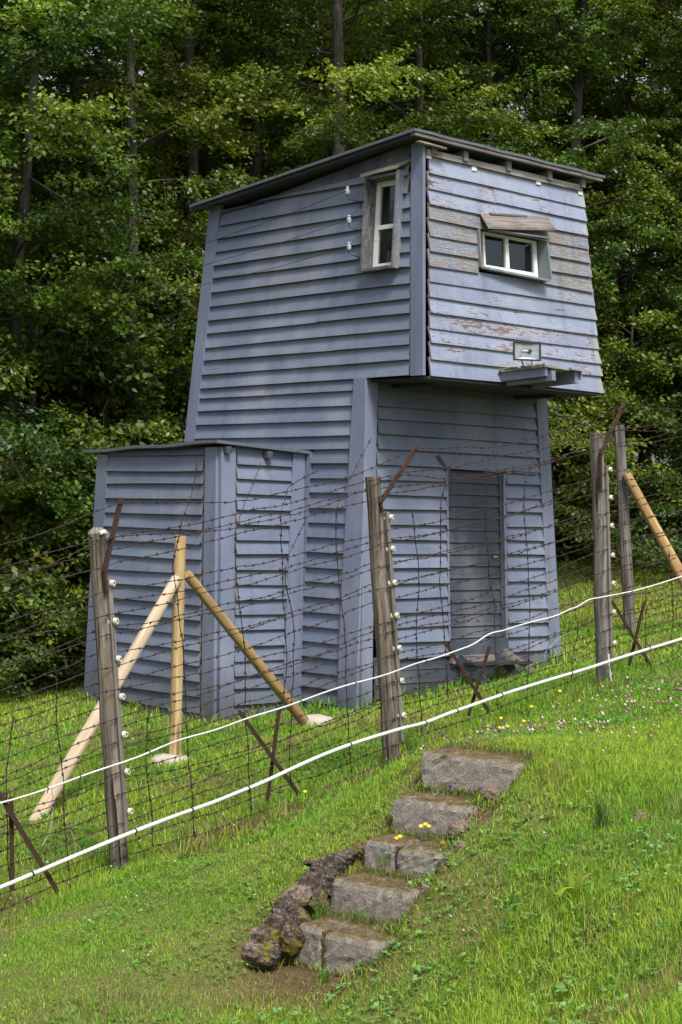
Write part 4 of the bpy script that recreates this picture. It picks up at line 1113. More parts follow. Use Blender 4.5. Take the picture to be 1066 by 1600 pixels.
verts = [
    ([(309, 726), (300, 770), (281, 825), (271, 885), (285, 998), (289, 1058), (291, 1148), (300, 1244), (303, 1310)], 'before the new pine post, its free end above it'),
    ([(409, 724), (379, 795), (366, 836), (369, 904), (379, 979), (384, 1020), (383, 1110), (394, 1274)], 'over the shed front, its free end reaching the shed roof'),
    ([(480, 808), (450, 870), (443, 900), (454, 945), (460, 986), (458, 1065), (452, 1180), (456, 1225)], 'over the strip between shed and tower'),
    ([(497, 735), (450, 760), (438, 800), (440, 880), (444, 950), (449, 1040), (437, 1120)], 'looped over the right corner board of the shed'),
    ([(580, 685), (556, 728), (526, 793), (524, 836), (530, 918), (541, 1013), (541, 1069), (545, 1150), (549, 1215)], 'left of the middle fence post, over the tower corner boards'),
    ([(731, 683), (708, 720), (697, 746), (688, 784), (689, 927), (695, 992), (700, 1090)], 'over the left edge of the tower door'),
    ([(785, 690), (759, 724), (759, 819), (765, 900), (772, 940), (776, 1060), (778, 1110)], 'over the right side of the tower door'),
    ([(852, 681), (820, 750), (818, 800), (824, 862), (828, 948), (826, 1035), (824, 1085)], 'over the boards right of the tower door'),
    ([(886, 866), (884, 900), (889, 925), (905, 985), (893, 1030), (894, 1065)], 'over the grass between the tower and the right fence post'),
    ([(88, 1049), (90, 1150), (99, 1210), (101, 1293), (109, 1375), (110, 1400)], 'over the pale brace, left of the left fence post'),
    ([(22, 1120), (9, 1210), (12, 1290), (16, 1400)], 'at the left edge of the photo'),
    ([(1003, 800), (1005, 870), (1010, 940), (1008, 1010), (1011, 1040)], 'right of the far grey post'),
    ([(1046, 860), (1052, 940), (1050, 1010)], 'at the right edge of the photo'),
    ([(232, 1110), (228, 1190), (236, 1260), (240, 1335)], 'over the grass between the left post and the round footing'),
    ([(645, 800), (655, 900), (650, 1000), (657, 1100), (660, 1150)], 'just right of the middle fence post'),
]
for i, (pp, lab) in enumerate(verts):
    barbed('barbed_wire_tie', [fhit(x, y, -.05 + .12 * ((i * 7) % 3) / 3) for x, y in pp], 'upright barbed wire tie ' + lab, 'upright barbed wire ties of the fence', r=.0036, seed=400 + i, gap=.11)
# curled loose bits
for i, pp in enumerate([[(80, 1222), (84, 1260), (78, 1300), (66, 1322)], [(100, 1280), (112, 1300), (118, 1320), (120, 1340)], [(860, 1100), (848, 1060), (852, 1020), (870, 1000), (895, 985)]]):
    m = MB(); m.tube([fhit(x, y, -.1) for x, y in pp], .003, 5)
    o = m.build('loose_wire', simple('bleached_wire_%d' % i, (.35, .33, .28), .7), None, loc=tuple(fhit(*pp[0], -.1)))
    tag(o, ('pale curled loose wire hanging below the upper cable at left', 'short pale loose wire end left of the left fence post', 'pale loose wire bent over the tower foot at right')[i], 'loose wire')

# white cables
up_c = [(-30, 1265), (0, 1255), (101, 1223), (195, 1189.5), (270, 1161), (338, 1139), (400, 1119), (470, 1095), (556, 1067), (621, 1048), (666, 1031.6), (709.5, 1019), (739, 1006), (768, 990), (795, 982), (853.6, 966.4), (885, 955), (900, 948.4), (920, 938), (942, 932), (987, 924.7), (1066, 900), (1110, 890)]
lo_c = [(-30, 1398), (0, 1386.5), (110, 1341), (212, 1298), (300, 1266), (360, 1243), (400, 1227), (470, 1195), (547.6, 1163), (620, 1141), (665, 1128.5), (714, 1110.5), (784, 1085.7), (893, 1052), (960, 1031), (1066, 998), (1110, 985)]
def spl(pts, n=4):
    P = np.array(pts, float); out_ = []
    for i in range(len(P) - 1):
        a, b, c, d = P[max(i - 1, 0)], P[i], P[i + 1], P[min(i + 2, len(P) - 1)]
        for k in range(n):
            t = k / n; out_.append(.5 * ((2 * b) + (c - a) * t + (2 * a - 5 * b + 4 * c - d) * t * t + (3 * b - a - 3 * c + d) * t ** 3))
    out_.append(P[-1]); return out_
def cable(pts, rad, off, label, ties, tw):
    P = spl([fhit(x, y, off) for x, y in pts])
    P = [p + ZV * (.005 if rad < .01 else .002) * math.sin(i * .9 + rad * 900) for i, p in enumerate(P)]
    base = P[0]
    th_ = thing('white_cable', label, 'cable', base, 'white cables strung along the fence')
    m = MB(); m.tube(P, rad, 10); m.build('cable_sheath', M_plast, th_, smooth=True)
    for (x, y) in ties:
        c = fhit(x, y, off); P_ = np.array(P); j = int(np.argmin(np.linalg.norm(P_ - c, axis=1))); c = P_[j]
        d = P_[min(j + 1, len(P) - 1)] - P_[max(j - 1, 0)]; d /= np.linalg.norm(d)
        m = MB(); m.tube([c - d * tw, c + d * tw], rad + .004, 10); m.tube([c - ZV * rad, c - ZV * (rad + .025)], .003, 5); m.build('cable_tie', M_black, th_)
cable(up_c, .0062, .13, 'thin white cable, the upper of the two, wavy across posts and tower', [(70, 1233), (123, 1215), (236, 1175), (480, 1092), (557, 1067), (666, 1032), (990, 924)], .004)
cable(lo_c, .0145, .17, 'thick white pipe-like cable, the lower of the two', [(38, 1370), (212, 1298), (300, 1266), (394, 1229), (547.6, 1163), (660, 1129.6), (714, 1110.5), (784, 1085.7), (893, 1052), (1018, 1013)], .006)
m = MB(); m.tube([fhit(951, 1022, .12), fhit(952, 1040, .12), fhit(955, 1064, .12)], .010, 8); o = m.build('cable_stub', M_plast, None, loc=tuple(fhit(951, 1022, .12))); tag(o, 'short white upright cable stub at the foot of the right fence post', 'cable stub')

# thin wires from the tower insulators to the left
for i, (a, b, c, lab) in enumerate((((543, 298), (344, 372), (0, 478), 'top'), ((545.5, 343), (340, 408), (0, 499), 'middle'), ((545.5, 385), (330, 442), (0, 506), 'bottom'))):
    q, z = FL.hit(*a, .19); p0 = FL.P(q, z, .19); q, z = FL.hit(*b, .1); p1 = FL.P(q, z, .1)
    e = at(c[0] - 300, c[1] + 95, 27); P = [p0, (p0 + p1) / 2 - ZV * .02, p1]
    far = at(c[0], c[1], 23.5); P += [p1 + (far - p1) * t - ZV * .08 * 4 * t * (1 - t) * .5 for t in (.2, .4, .6, .8, 1)] + [far + (far - p1) * .4 + ZV * .03]
    m = MB(); m.tube(P, .0035, 5); o = m.build('line_wire', M_thin, None, loc=tuple(p0)); tag(o, f'thin wire running left into the trees from the {lab} insulator beside the tower window', 'wire', 'thin wires from the tower insulators')

# ------------------------------------------------------------------ stone stairs
def rough_block(P8, sub, amp, seed, round_=.012):
    """displaced box from 8 corners"""
    r_ = np.random.default_rng(seed)
    P8 = [np.array(p, float) for p in P8]
    def tri(u, v, w_):
        return sum(P8[i] * cf for i, cf in enumerate(((1-u)*(1-v)*(1-w_), u*(1-v)*(1-w_), u*v*(1-w_), (1-u)*v*(1-w_), (1-u)*(1-v)*w_, u*(1-v)*w_, u*v*w_, (1-u)*v*w_)))
    nu, nv, nw = sub; vs = {}; V = []
    def vid(i, j, k):
        if (i, j, k) not in vs:
            u, v, w_ = i / nu, j / nv, k / nw
            e = sum(((i in (0, nu)), (j in (0, nv)), (k in (0, nw))))
            p = tri(u, v, w_); c = tri(.5, .5, .5)
            if e >= 2: p = p + (c - p) / np.linalg.norm(c - p) * round_ * (e - 1)
            p = p + r_.normal(0, amp, 3) + .004 * np.array([math.sin(9 * p[1] + seed), math.sin(11 * p[2] + seed * 2), math.sin(10 * p[0] + seed * 3)])
            if e >= 2 and r_.uniform() < .14: p = p + (c - p) * r_.uniform(.02, .07)
            vs[(i, j, k)] = len(V); V.append(tuple(p))
        return vs[(i, j, k)]
    F = []
    for i in range(nu):
        for j in range(nv):
            F.append((vid(i, j, 0), vid(i, j+1, 0), vid(i+1, j+1, 0), vid(i+1, j, 0))); F.append((vid(i, j, nw), vid(i+1, j, nw), vid(i+1, j+1, nw), vid(i, j+1, nw)))
    for i in range(nu):
        for k in range(nw):
            F.append((vid(i, 0, k), vid(i+1, 0, k), vid(i+1, 0, k+1), vid(i, 0, k+1))); F.append((vid(i, nv, k), vid(i, nv, k+1), vid(i+1, nv, k+1), vid(i+1, nv, k)))
    for j in range(nv):
        for k in range(nw):
            F.append((vid(0, j, k), vid(0, j, k+1), vid(0, j+1, k+1), vid(0, j+1, k))); F.append((vid(nu, j, k), vid(nu, j+1, k), vid(nu, j+1, k+1), vid(nu, j, k+1)))
    m = MB(); m.v = V
    for f in F: m.poly(f)
    return m
sc = STEPS[2][0]
ST = thing('stone_stairs', 'old weathered stone stairs of five steps sunk in the grassy bank', 'stairs', (sc[0], sc[1], sc[2] - .3))
for i, (Lp, wv, t, h) in enumerate(STEPS):
    back = np.array([-wv[1], wv[0], 0])
    cuts = [(0, 1)] if i in (0, 1, 3) else ([(0, .43), (.455, 1)] if i == 2 else [(0, .34), (.365, 1)])
    for k, (c0, c1) in enumerate(cuts):
        a = Lp + wv * t * c0; b = Lp + wv * t * c1
        dz = -.012 * k - .0
        f0 = -back * (.012 * k)
        tilt = -.02 if i == 0 else 0
        P8 = [a - ZV * h + f0 - back * .012, b - ZV * h + f0 - back * .012, b - ZV * h + back * .36, a - ZV * h + back * .36,
              a + ZV * dz + f0, b + ZV * (dz + tilt) + f0, b + ZV * (dz + tilt) + back * .36, a + ZV * dz + back * .36]
        m = rough_block(P8, (16 if c1 - c0 > .9 else 9, 7, 7), .0038, 50 + i * 3 + k)
        m.build('step_stone', M_stone, ST, smooth=False)
    if len(cuts) == 2:
        c = Lp + wv * t * (cuts[0][1] + .012) - ZV * h * .5 + back * .03
        m = MB(); m.beam(c - ZV * h * .5, c + ZV * h * .46, .03, .05, tuple(back)); m.build('joint_moss', M_rockmoss, ST)

def rock(c, sx, sy, sz, yaw, mat, parent, seed, name='rock', rough=1.0, sc_r=1.15):
    r_ = np.random.default_rng(seed); V = []; nlat, nlon = 11, 18
    ph = r_.uniform(0, 6, 9); cuts = [(v / np.linalg.norm(v), r_.uniform(.62, .85)) for v in r_.normal(size=(9, 3))]
    for i in range(nlat + 1):
        th = math.pi * i / nlat
        for j in range(nlon):
            f = 2 * math.pi * j / nlon
            d = np.array([math.sin(th) * math.cos(f), math.sin(th) * math.sin(f), math.cos(th)])
            k = 1.0
            for (nv, cd) in cuts:            # flat broken facets
                q = d @ nv
                if q > 1e-3: k = min(k, cd / q + .02)
            k *= 1 + rough * (.05 * math.sin(7 * d[0] + ph[0]) * math.sin(6 * d[1] + ph[1]) + .04 * math.sin(11 * d[2] + ph[2] + 5 * d[0]) + (r_.normal(0, .022) if 0 < i < nlat else 0))
            p = d * k * np.array([sx, sy, sz]) * sc_r; p = np.array([p[0] * math.cos(yaw) - p[1] * math.sin(yaw), p[0] * math.sin(yaw) + p[1] * math.cos(yaw), p[2]])
            V.append(tuple(p + c))
    m = MB(); m.v = V
    for i in range(nlat):
        for j in range(nlon):
            j2 = (j + 1) % nlon; m.poly((i * nlon + j, (i + 1) * nlon + j, (i + 1) * nlon + j2, i * nlon + j2))
    return m.build(name, mat, parent)
kc = at(470, 1420, 10.15)
KB = thing('rubble_kerb', 'rough mossy rubble stones edging the left side of the stone stairs', 'kerb', kc)
KR = [(540, 1340, 10.42, .10, .09, .08, M_rock), (522, 1352, 10.36, .10, .10, .10, M_rock), (503, 1362, 10.28, .11, .10, .11, M_rock), (490, 1347, 10.33, .08, .06, .045, M_rockmoss),
        (486, 1385, 10.15, .11, .11, .12, M_rock), (466, 1402, 10.05, .12, .10, .11, M_rock2), (452, 1424, 9.95, .11, .11, .12, M_rock), (436, 1412, 9.98, .07, .07, .05, M_rockmoss), (436, 1446, 9.87, .12, .11, .12, M_rock),
        (455, 1462, 9.82, .10, .11, .14, M_rockmoss), (470, 1440, 9.92, .07, .08, .10, M_rock), (417, 1470, 9.76, .12, .10, .11, M_rock), (398, 1486, 9.70, .09, .09, .09, M_rock2), (422, 1490, 9.7, .10, .10, .09, M_rock), (404, 1458, 9.82, .07, .07, .05, M_rock2), (560, 1330, 10.5, .06, .06, .08, M_rockmoss), (512, 1382, 10.2, .07, .08, .10, M_rock), (496, 1408, 10.08, .07, .08, .09, M_rock)]
for i, (px, py, D, sx, sy, sz, mt) in enumerate(KR):
    c = at(px, py, D); rock(c, sx * 1.35, sy * .92, sz, R(54 + 14 * math.sin(i * 2)), mt, KB, 70 + i, sc_r=.80)
for i, (px, py, D, s_, mt, lab) in enumerate([
        (770, 1240, 10.62, .065, M_rock2, 'pink rock at the right end of the second stone step, topmost of the row'),
        (741, 1272, 10.5, .05, M_rock2, 'small pale rock half sunk in grass right of the second stone step'),
        (719, 1298, 10.38, .075, M_rock2, 'largest pink rock, leaning against the right end of the second stone step'),
        (717, 1330, 10.25, .065, M_rock2, 'reddish rock at the right end of the third stone step'),
        (694, 1360, 10.1, .05, M_rockmoss, 'yellow mossy rock below the third stone step at right'),
        (664, 1390, 9.95, .045, M_rock2, 'small grey rock in the grass right of the fourth stone step'),
        (1000, 1280, 9.95, .06, M_rock2, 'brown rock peeping out of the grassy bank at right')]):
    c = at(px, py, D)
    o = rock(c, s_ * 1.0, s_ * .78, s_ * .82, R(50), mt, None, 90 + i); o.data.transform(Matrix.Translation(-Vector(c))); o.location = c
    tag(o, lab, 'rock', 'small rocks along the stairs' if i < 6 else None)

# ------------------------------------------------------------------ vegetation
def leaf_mat(name, transl, rough=0.5, spec=0.35, tcol=(1.3, 1.5, 0.5), gain=1.0):
    g = NT(name)
    at_ = g.n('ShaderNodeAttribute'); at_.attribute_name = 'tint'
    oi = g.n('ShaderNodeObjectInfo').outputs['Random']
    hv = g.n('ShaderNodeHueSaturation'); g.l(at_.outputs['Color'], hv.inputs['Color'])
    g.l(g.math('ADD', 0.485, g.math('MULTIPLY', oi, 0.03)), hv.inputs['Hue'])
    g.l(g.math('MULTIPLY', gain, g.math('ADD', 0.88, g.math('MULTIPLY', oi, 0.24))), hv.inputs['Value'])
    return g.finish(hv.outputs[0], rough, spec=spec, transl=(transl, tcol))
M_leaf = leaf_mat('beech_leaf', 0.32, 0.45, 0.4, (1.25, 1.4, 0.5), 1.15)
M_grass = leaf_mat('grass_blade', 0.32, 0.55, 0.25, (1.05, 1.3, 0.5))
M_bark = wood_mat('beech_bark', (0.035, 0.036, 0.028), (0.085, 0.082, 0.068), (5, 14), 0.7, 0.4)
M_petal = leaf_mat('petal', 0.2, 0.7, 0.1, (1, 1, 1))

def in_tower(x, y, mrg=0.0):
    a = (x - O[0]) * A[0] + (y - O[1]) * A[1]; b = (x - O[0]) * B[0] + (y - O[1]) * B[1]
    t = (a > -.14 - mrg) & (a < 3.0 + mrg) & (b > .72 - mrg) & (b < 4.1 + mrg)
    s = (a > -1.26 - mrg) & (a < 0) & (b > 1.6 - mrg) & (b < 3.9 + mrg)
    return t | s
def in_stairs(x, y):
    m = np.zeros(x.shape, bool)
    for i, (Lp, wv, t, h) in enumerate(STEPS):
        u = (x - Lp[0]) * wv[0] + (y - Lp[1]) * wv[1]; v = -(x - Lp[0]) * wv[1] + (y - Lp[1]) * wv[0]
        m |= (u > -.03) & (u < t - .13) & (v > (-.12 if i < 4 else -.2)) & (v < .34)
    return m

def fence_side(x, y):
    return (x - PL_[0]) * fnor[0] + (y - PL_[1]) * fnor[1]     # >0 = camera side

def grass_field(name, x0, x1, y0, y1, dens, hfn, wid, seed, margin=0.7, keep=None):
    r_ = np.random.default_rng(seed)
    n = int((x1 - x0) * (y1 - y0) * dens)
    x = r_.uniform(x0, x1, n); y = r_.uniform(y0, y1, n)
    m = (np.abs(x) < .205 * y + margin) & ~in_tower(x, y) & ~in_stairs(x, y)
    if keep is not None: m &= keep(x, y)
    pt = vnoise(x, y, 3.1, 5) * .5 + vnoise(x, y, 9.0, 6) * .5
    m &= r_.uniform(0, 1, n) < np.clip(.35 + 1.3 * pt, 0, 1) * (1 - .85 * dirt_mask(x, y))
    x, y, pt = x[m], y[m], pt[m]; n = len(x)
    z = gz(x, y) - .006
    big = vnoise(x, y, .9, 7) * .6 + vnoise(x, y, 2.7, 8) * .4
    h = hfn(x, y) * r_.uniform(.45, 1.15, n) * (.65 + .7 * pt)
    wd = wid * r_.uniform(.6, 1.3, n)
    yaw = r_.uniform(0, 2 * math.pi, n); lean = np.abs(r_.normal(0, .55, n)) + .12; lean = np.clip(lean, 0, 1.25)
    ld = np.stack([np.cos(yaw), np.sin(yaw)], -1)
    fy = yaw + r_.normal(0, 1.0, n); sd_ = np.stack([-np.sin(fy), np.cos(fy)], -1)
    b = np.stack([x, y, z], -1)
    def pt_(f, cur):
        o = np.empty((n, 3)); a = lean * cur
        o[:, :2] = b[:, :2] + ld * (h * f * np.sin(a))[:, None]; o[:, 2] = z + h * f * np.cos(a) ; return o
    mid = pt_(.55, .55); tip = pt_(1.0, 1.0)
    s3 = np.zeros((n, 3)); s3[:, :2] = sd_ * wd[:, None] * .5
    V = np.stack([b - s3, b + s3, mid + s3 * .85, mid - s3 * .85, tip], 1).reshape(-1, 3)
    k = np.arange(n)[:, None] * 5
    F = np.concatenate([k + [0, 1, 2], k + [0, 2, 3], k + [3, 2, 4]], 0)
    # colour of each blade
    c1 = np.array([.175, .335, .030]); c2 = np.array([.32, .42, .045]); c3 = np.array([.075, .19, .018]); straw = np.array([.30, .24, .11])
    q = np.clip((big - .32) * 2.4 + r_.normal(0, .18, n), 0, 1)[:, None]
    c = c1 * (1 - q) + c2 * q
    dk = (r_.uniform(0, 1, n) < .22)[:, None]; c = np.where(dk, c3 + (c - c3) * .3, c)
    dry = np.clip((vnoise(x, y, 1.7, 9) - .58) * 1.7, 0, .5) + .05 + .5 * dirt_mask(x, y)
    st = (r_.uniform(0, 1, n) < dry)[:, None]; c = np.where(st, straw * r_.uniform(.6, 1.1, (n, 1)), c)
    c = c * r_.uniform(.8, 1.2, (n, 1))
    o = raw_mesh(name, V, F, M_grass, cols=np.repeat(c, 5, 0))
    tag(o, None, None, None, 'stuff'); return o

stair_c = np.array([STEPS[2][0][0], STEPS[2][0][1]])
def bank_h(x, y):
    # long on the bank to the right of the stairs, short on the mown strip to the left
    fs = fence_side(x, y); rt_ = np.clip((x - (y - 9.0) * .45 - .1) / .8, 0, 1)
    h = .034 + .055 * rt_
    h = np.where(fs < .35, .075, h)
    h = np.where(y < 9.3, np.maximum(h, .06), h)
    near = np.exp(-(((x - stair_c[0] + .35) ** 2 + (y - stair_c[1] + .1) ** 2) / .8)); h = h + .02 * near
    # tall tufts in patches
    return h * (.8 + .9 * np.clip(vnoise(x, y, 1.9, 12) - .45, 0, 1) * 1.6)
o = grass_field('grass', -3.2, 3.4, 6.2, 12.2, 7600, bank_h, .0050, 1); tag(o, 'short to ankle-high green grass on the bank and mown strip before the fence', 'grass')
def mid_h(x, y):
    fs = fence_side(x, y)
    return np.where(fs > .3, .05, np.where(fs > -.45, .12, .06)) * (.7 + .8 * vnoise(x, y, 2.0, 14))
o = grass_field('grass', -4, 4.6, 12.2, 16.6, 3000, mid_h, .008, 2); tag(o, 'green grass along and just behind the barbed wire fence', 'grass')
o = grass_field('grass', -5.5, 6, 16.6, 23, 1100, lambda x, y: (.06 + .09 * in_tower(x, y, .12)) * (.7 + .8 * vnoise(x, y, 2.0, 14)), .014, 3, margin=1.2); tag(o, 'lawn around the foot of the watchtower and shed', 'grass')
o = grass_field('grass', 1.5, 8, 23, 31, 650, lambda x, y: .07 + 0 * x, .02, 4, margin=1.5); tag(o, 'lawn sloping up to the wood on the right', 'grass')

# clover and other broad-leaved ground cover
def cover(name, n, region, size, cols, seed, label, keep=None, lift=.03):
    r_ = np.random.default_rng(seed); x0, x1, y0, y1 = region
    x = r_.uniform(x0, x1, n); y = r_.uniform(y0, y1, n)
    m = (np.abs(x) < .205 * y + .7) & ~in_tower(x, y) & ~in_stairs(x, y) & (vnoise(x, y, 2.4, seed) * .6 + vnoise(x, y, 7, seed + 1) * .4 > .52)
    if keep is not None: m &= keep(x, y)
    x, y = x[m], y[m]; n = len(x); z = gz(x, y) + lift * r_.uniform(.2, 1.3, n)
    s = size * r_.uniform(.6, 1.4, n); yaw = r_.uniform(0, 6.28, n); c0 = np.stack([x, y, z], -1)
    Vs = []; 
    for k in range(3):
        a = yaw + k * 2.094
        d = np.stack([np.cos(a), np.sin(a), r_.normal(.05, .3, n)], -1); p = np.stack([-np.sin(a), np.cos(a), r_.normal(0, .3, n)], -1)
        q = s[:, None]
        Vs.append(np.stack([c0, c0 + d * q * .55 + p * q * .42, c0 + d * q * 1.1, c0 + d * q * .55 - p * q * .42], 1))
    V = np.concatenate(Vs, 1).reshape(-1, 3); k = np.arange(n * 3)[:, None] * 4
    F = np.concatenate([k + [0, 1, 2], k + [0, 2, 3]], 0)
    ca = np.array(cols[0]); cb = np.array(cols[1]); t = r_.uniform(0, 1, (n, 1)); c = (ca * (1 - t) + cb * t) * r_.uniform(.8, 1.2, (n, 1))
    o = raw_mesh(name, V, F, M_grass, cols=np.repeat(c, 12, 0)); tag(o, label, 'ground cover', None, 'stuff')
cover('clover_leaves', 22000, (-1.5, 3.4, 6.4, 12.5), .014, ((.11, .24, .04), (.18, .33, .06)), 21, 'patches of clover and low weeds among the bank grass')
cover('broad_weed_leaves', 2600, (-.5, 3.0, 6.8, 10.4), .024, ((.12, .25, .06), (.19, .33, .09)), 25, 'larger bluish green weed leaves on the bank', lift=.05)
cover('clover_leaves', 9000, (-3, 4, 12, 16.5), .026, ((.07, .16, .03), (.13, .24, .05)), 27, 'clover and weeds at the foot of the fence')

# flower heads
def heads(name, label, pts, size, cols, seed):
    r_ = np.random.default_rng(seed); V = []; F = []; Cc = []
    oc = np.array([[1, 0, 0], [0, 1, 0], [-1, 0, 0], [0, -1, 0], [0, 0, 1.1], [0, 0, -.8]]); of = [(0, 1, 4), (1, 2, 4), (2, 3, 4), (3, 0, 4), (1, 0, 5), (2, 1, 5), (3, 2, 5), (0, 3, 5)]
    for (x, y, hh) in pts:
        z = g1(x, y) + hh; s = size * r_.uniform(.6, 1.3); k = len(V)
        a = r_.uniform(0, 1.5); ca, sa = math.cos(a), math.sin(a)
        for v in oc: V.append((x + s * (v[0] * ca - v[1] * sa), y + s * (v[0] * sa + v[1] * ca), z + s * v[2]))
        F += [(k + f[0], k + f[1], k + f[2]) for f in of]; c = np.array(cols[r_.integers(len(cols))]) * r_.uniform(.8, 1.1); Cc += [c] * 6
        k = len(V); gx_, gy_ = x + r_.normal(0, .01), y + r_.normal(0, .01)
        V += [(gx_ - .0015, gy_, z - hh), (gx_ + .0015, gy_, z - hh), (x, y, z)]; F.append((k, k + 1, k + 2)); Cc += [np.array([.1, .17, .04])] * 3
    o = raw_mesh(name, np.array(V), np.array(F), M_petal, cols=np.array(Cc)); tag(o, label, 'flowers', None, 'stuff')
r_ = random.Random(5)
def scat(n, cx, cy, sx, sy, h0, h1): return [(r_.gauss(cx, sx), r_.gauss(cy, sy), r_.uniform(h0, h1)) for _ in range(n)]
WHT, PNK, PUR, YEL = (.62, .58, .48), (.42, .17, .24), (.16, .08, .26), (.75, .48, .02)
grass_side = grass_field('grass', 1.8, 5.5, 6.4, 16.6, 1900, lambda x, y: .09 + 0 * x, .009, 6, margin=2.3, keep=lambda x, y: x > .205 * y + .65)
tag(grass_side, 'grass on the bank beyond the right edge of the photo', 'grass')
heads('clover_flowers', 'white and pink clover heads on the crest of the bank at right', scat(170, 2.7, 13.6, .5, 1.0, .05, .13) + scat(90, 1.6, 12.2, .5, .4, .04, .1), .013, [WHT, WHT, PNK, (.5, .3, .33)], 31)
heads('clover_flowers', 'scattered white clover heads in the mown strip', scat(45, -1.2, 10.6, .9, .9, .03, .06) + scat(25, 1.8, 9.2, .7, .8, .05, .1), .008, [WHT, WHT, (.45, .28, .3)], 32)
heads('purple_flowers', 'small purple flowers around the top stone step', [(*(at(x, y, D)[:2]), h) for x, y, D, h in [(722, 1172, 11.2, .06), (730, 1168, 11.2, .08), (738, 1172, 11.3, .05), (715, 1170, 11.3, .05), (704, 1226, 10.85, .09), (712, 1222, 10.85, .11), (708, 1232, 10.8, .07), (751, 1216, 10.75, .10), (736, 1235, 10.75, .07)] for _ in range(1)] + scat(20, 1.0, 11.6, .2, .15, .05, .1), .012, [PUR, PUR, (.25, .1, .28)], 33)
heads('weed_flowers', 'small pinkish weed flowers along the foot of the fence', [(*( (PL_ + fdir * s_ + fnor * r_.uniform(-.6, .25))[:2]), r_.uniform(.03, .12)) for s_ in [r_.uniform(-1.4, 7.5) for _ in range(170)]], .010, [PNK, (.3, .16, .2), WHT], 34)

def litter(seed=41):
    r_ = np.random.default_rng(seed); V = []; F = []; Cc = []
    for i, (Lp, wv, t, h) in enumerate(STEPS):
        back = np.array([-wv[1], wv[0], 0])
        for _ in range(900):
            u = r_.uniform(0.02, .98) * t; v = r_.uniform(.03, .34) ** 1.0
            p = Lp + wv * u + back * v + ZV * (.004 + .05 * max(0, v - .2))
            a = r_.uniform(0, 6.28); l = r_.uniform(.015, .06); d = np.array([math.cos(a), math.sin(a), r_.uniform(0, .5)]); s_ = np.array([-math.sin(a), math.cos(a), 0]) * .0018
            k = len(V); V += [p - s_, p + s_, p + d * l]; F.append((k, k + 1, k + 2)); Cc += [np.array([.17, .12, .06]) * r_.uniform(.4, 1.6)] * 3
        for _ in range(330):
            u = r_.uniform(0.0, 1) * t; v = r_.uniform(.26, .36); p = Lp + wv * u + back * v
            a = r_.uniform(0, 6.28); l = r_.uniform(.02, .07); d = np.array([math.cos(a) * .5, math.sin(a) * .5, 1]); s_ = np.array([-math.sin(a), math.cos(a), 0]) * .003
            k = len(V); V += [p - s_, p + s_, p + d * l]; F.append((k, k + 1, k + 2)); Cc += [np.array([.13, .20, .03]) * r_.uniform(.6, 1.3)] * 3
    L5 = STEPS[4]; c5 = L5[0] + L5[1] * L5[2] * .35
    for _ in range(1500):
        x_, y_ = c5[0] + r_.normal(0, .26), c5[1] - .2 + r_.normal(0, .22)
        if in_stairs(np.array([x_]), np.array([y_]))[0]: continue
        p = np.array([x_, y_, g1(x_, y_) + .003]); a = r_.uniform(0, 6.28); l = r_.uniform(.015, .07); d = np.array([math.cos(a), math.sin(a), r_.uniform(0, .7)]); s_ = np.array([-math.sin(a), math.cos(a), 0]) * .002
        k = len(V); V += [p - s_, p + s_, p + d * l]; F.append((k, k + 1, k + 2)); Cc += [(np.array([.22, .16, .08]) if r_.uniform() < .65 else np.array([.15, .26, .03])) * r_.uniform(.4, 1.5)] * 3
    o = raw_mesh('dry_litter', np.array(V), np.array(F), M_grass, cols=np.array(Cc)); tag(o, 'dry brown straw and moss lying on the stone treads', 'litter', None, 'stuff')
litter()
def step_fringe(seed=43):
    r_ = np.random.default_rng(seed); V = []; F = []; Cc = []
    for i, (Lp, wv, t, h) in enumerate(STEPS):
        back = np.array([-wv[1], wv[0], 0])
        spots = [(t + r_.normal(-.03, .05), r_.uniform(-.22, .3), 0) for _ in range(260)] + [(r_.uniform(-.06, .01), r_.uniform(-.15, .3), 0) for _ in range(120)] + [(r_.uniform(0, t), r_.uniform(-.07, -.015), 1) for _ in range(90)]
        for (u, v, foot) in spots:
            p = Lp + wv * u + back * v
            gz_ = g1(p[0], p[1]); p = np.array([p[0], p[1], (Lp[2] - h + .03) if foot else min(gz_, Lp[2] + .02)])
            a = r_.uniform(0, 6.28); l = r_.uniform(.03, .10) * (.6 if foot else 1); d = np.array([math.cos(a) * .6, math.sin(a) * .6, .9]); s_ = np.array([-math.sin(a), math.cos(a), 0]) * .003
            k = len(V); V += [p - s_, p + s_, p + d * l * .6 + s_ * .8, p + d * l * .6 - s_ * .8, p + d * l + np.array([0, 0, -.2 * l])]; F += [(k, k + 1, k + 2), (k, k + 2, k + 3), (k + 3, k + 2, k + 4)]
            Cc += [(np.array([.18, .33, .03]) if r_.uniform() < .7 else np.array([.3, .24, .1])) * r_.uniform(.6, 1.2)] * 5
    o = raw_mesh('grass_fringe', np.array(V), np.array(F), M_grass, cols=np.array(Cc)); tag(o, 'grass growing over the ends of the stone steps', 'grass', None, 'stuff')
step_fringe()
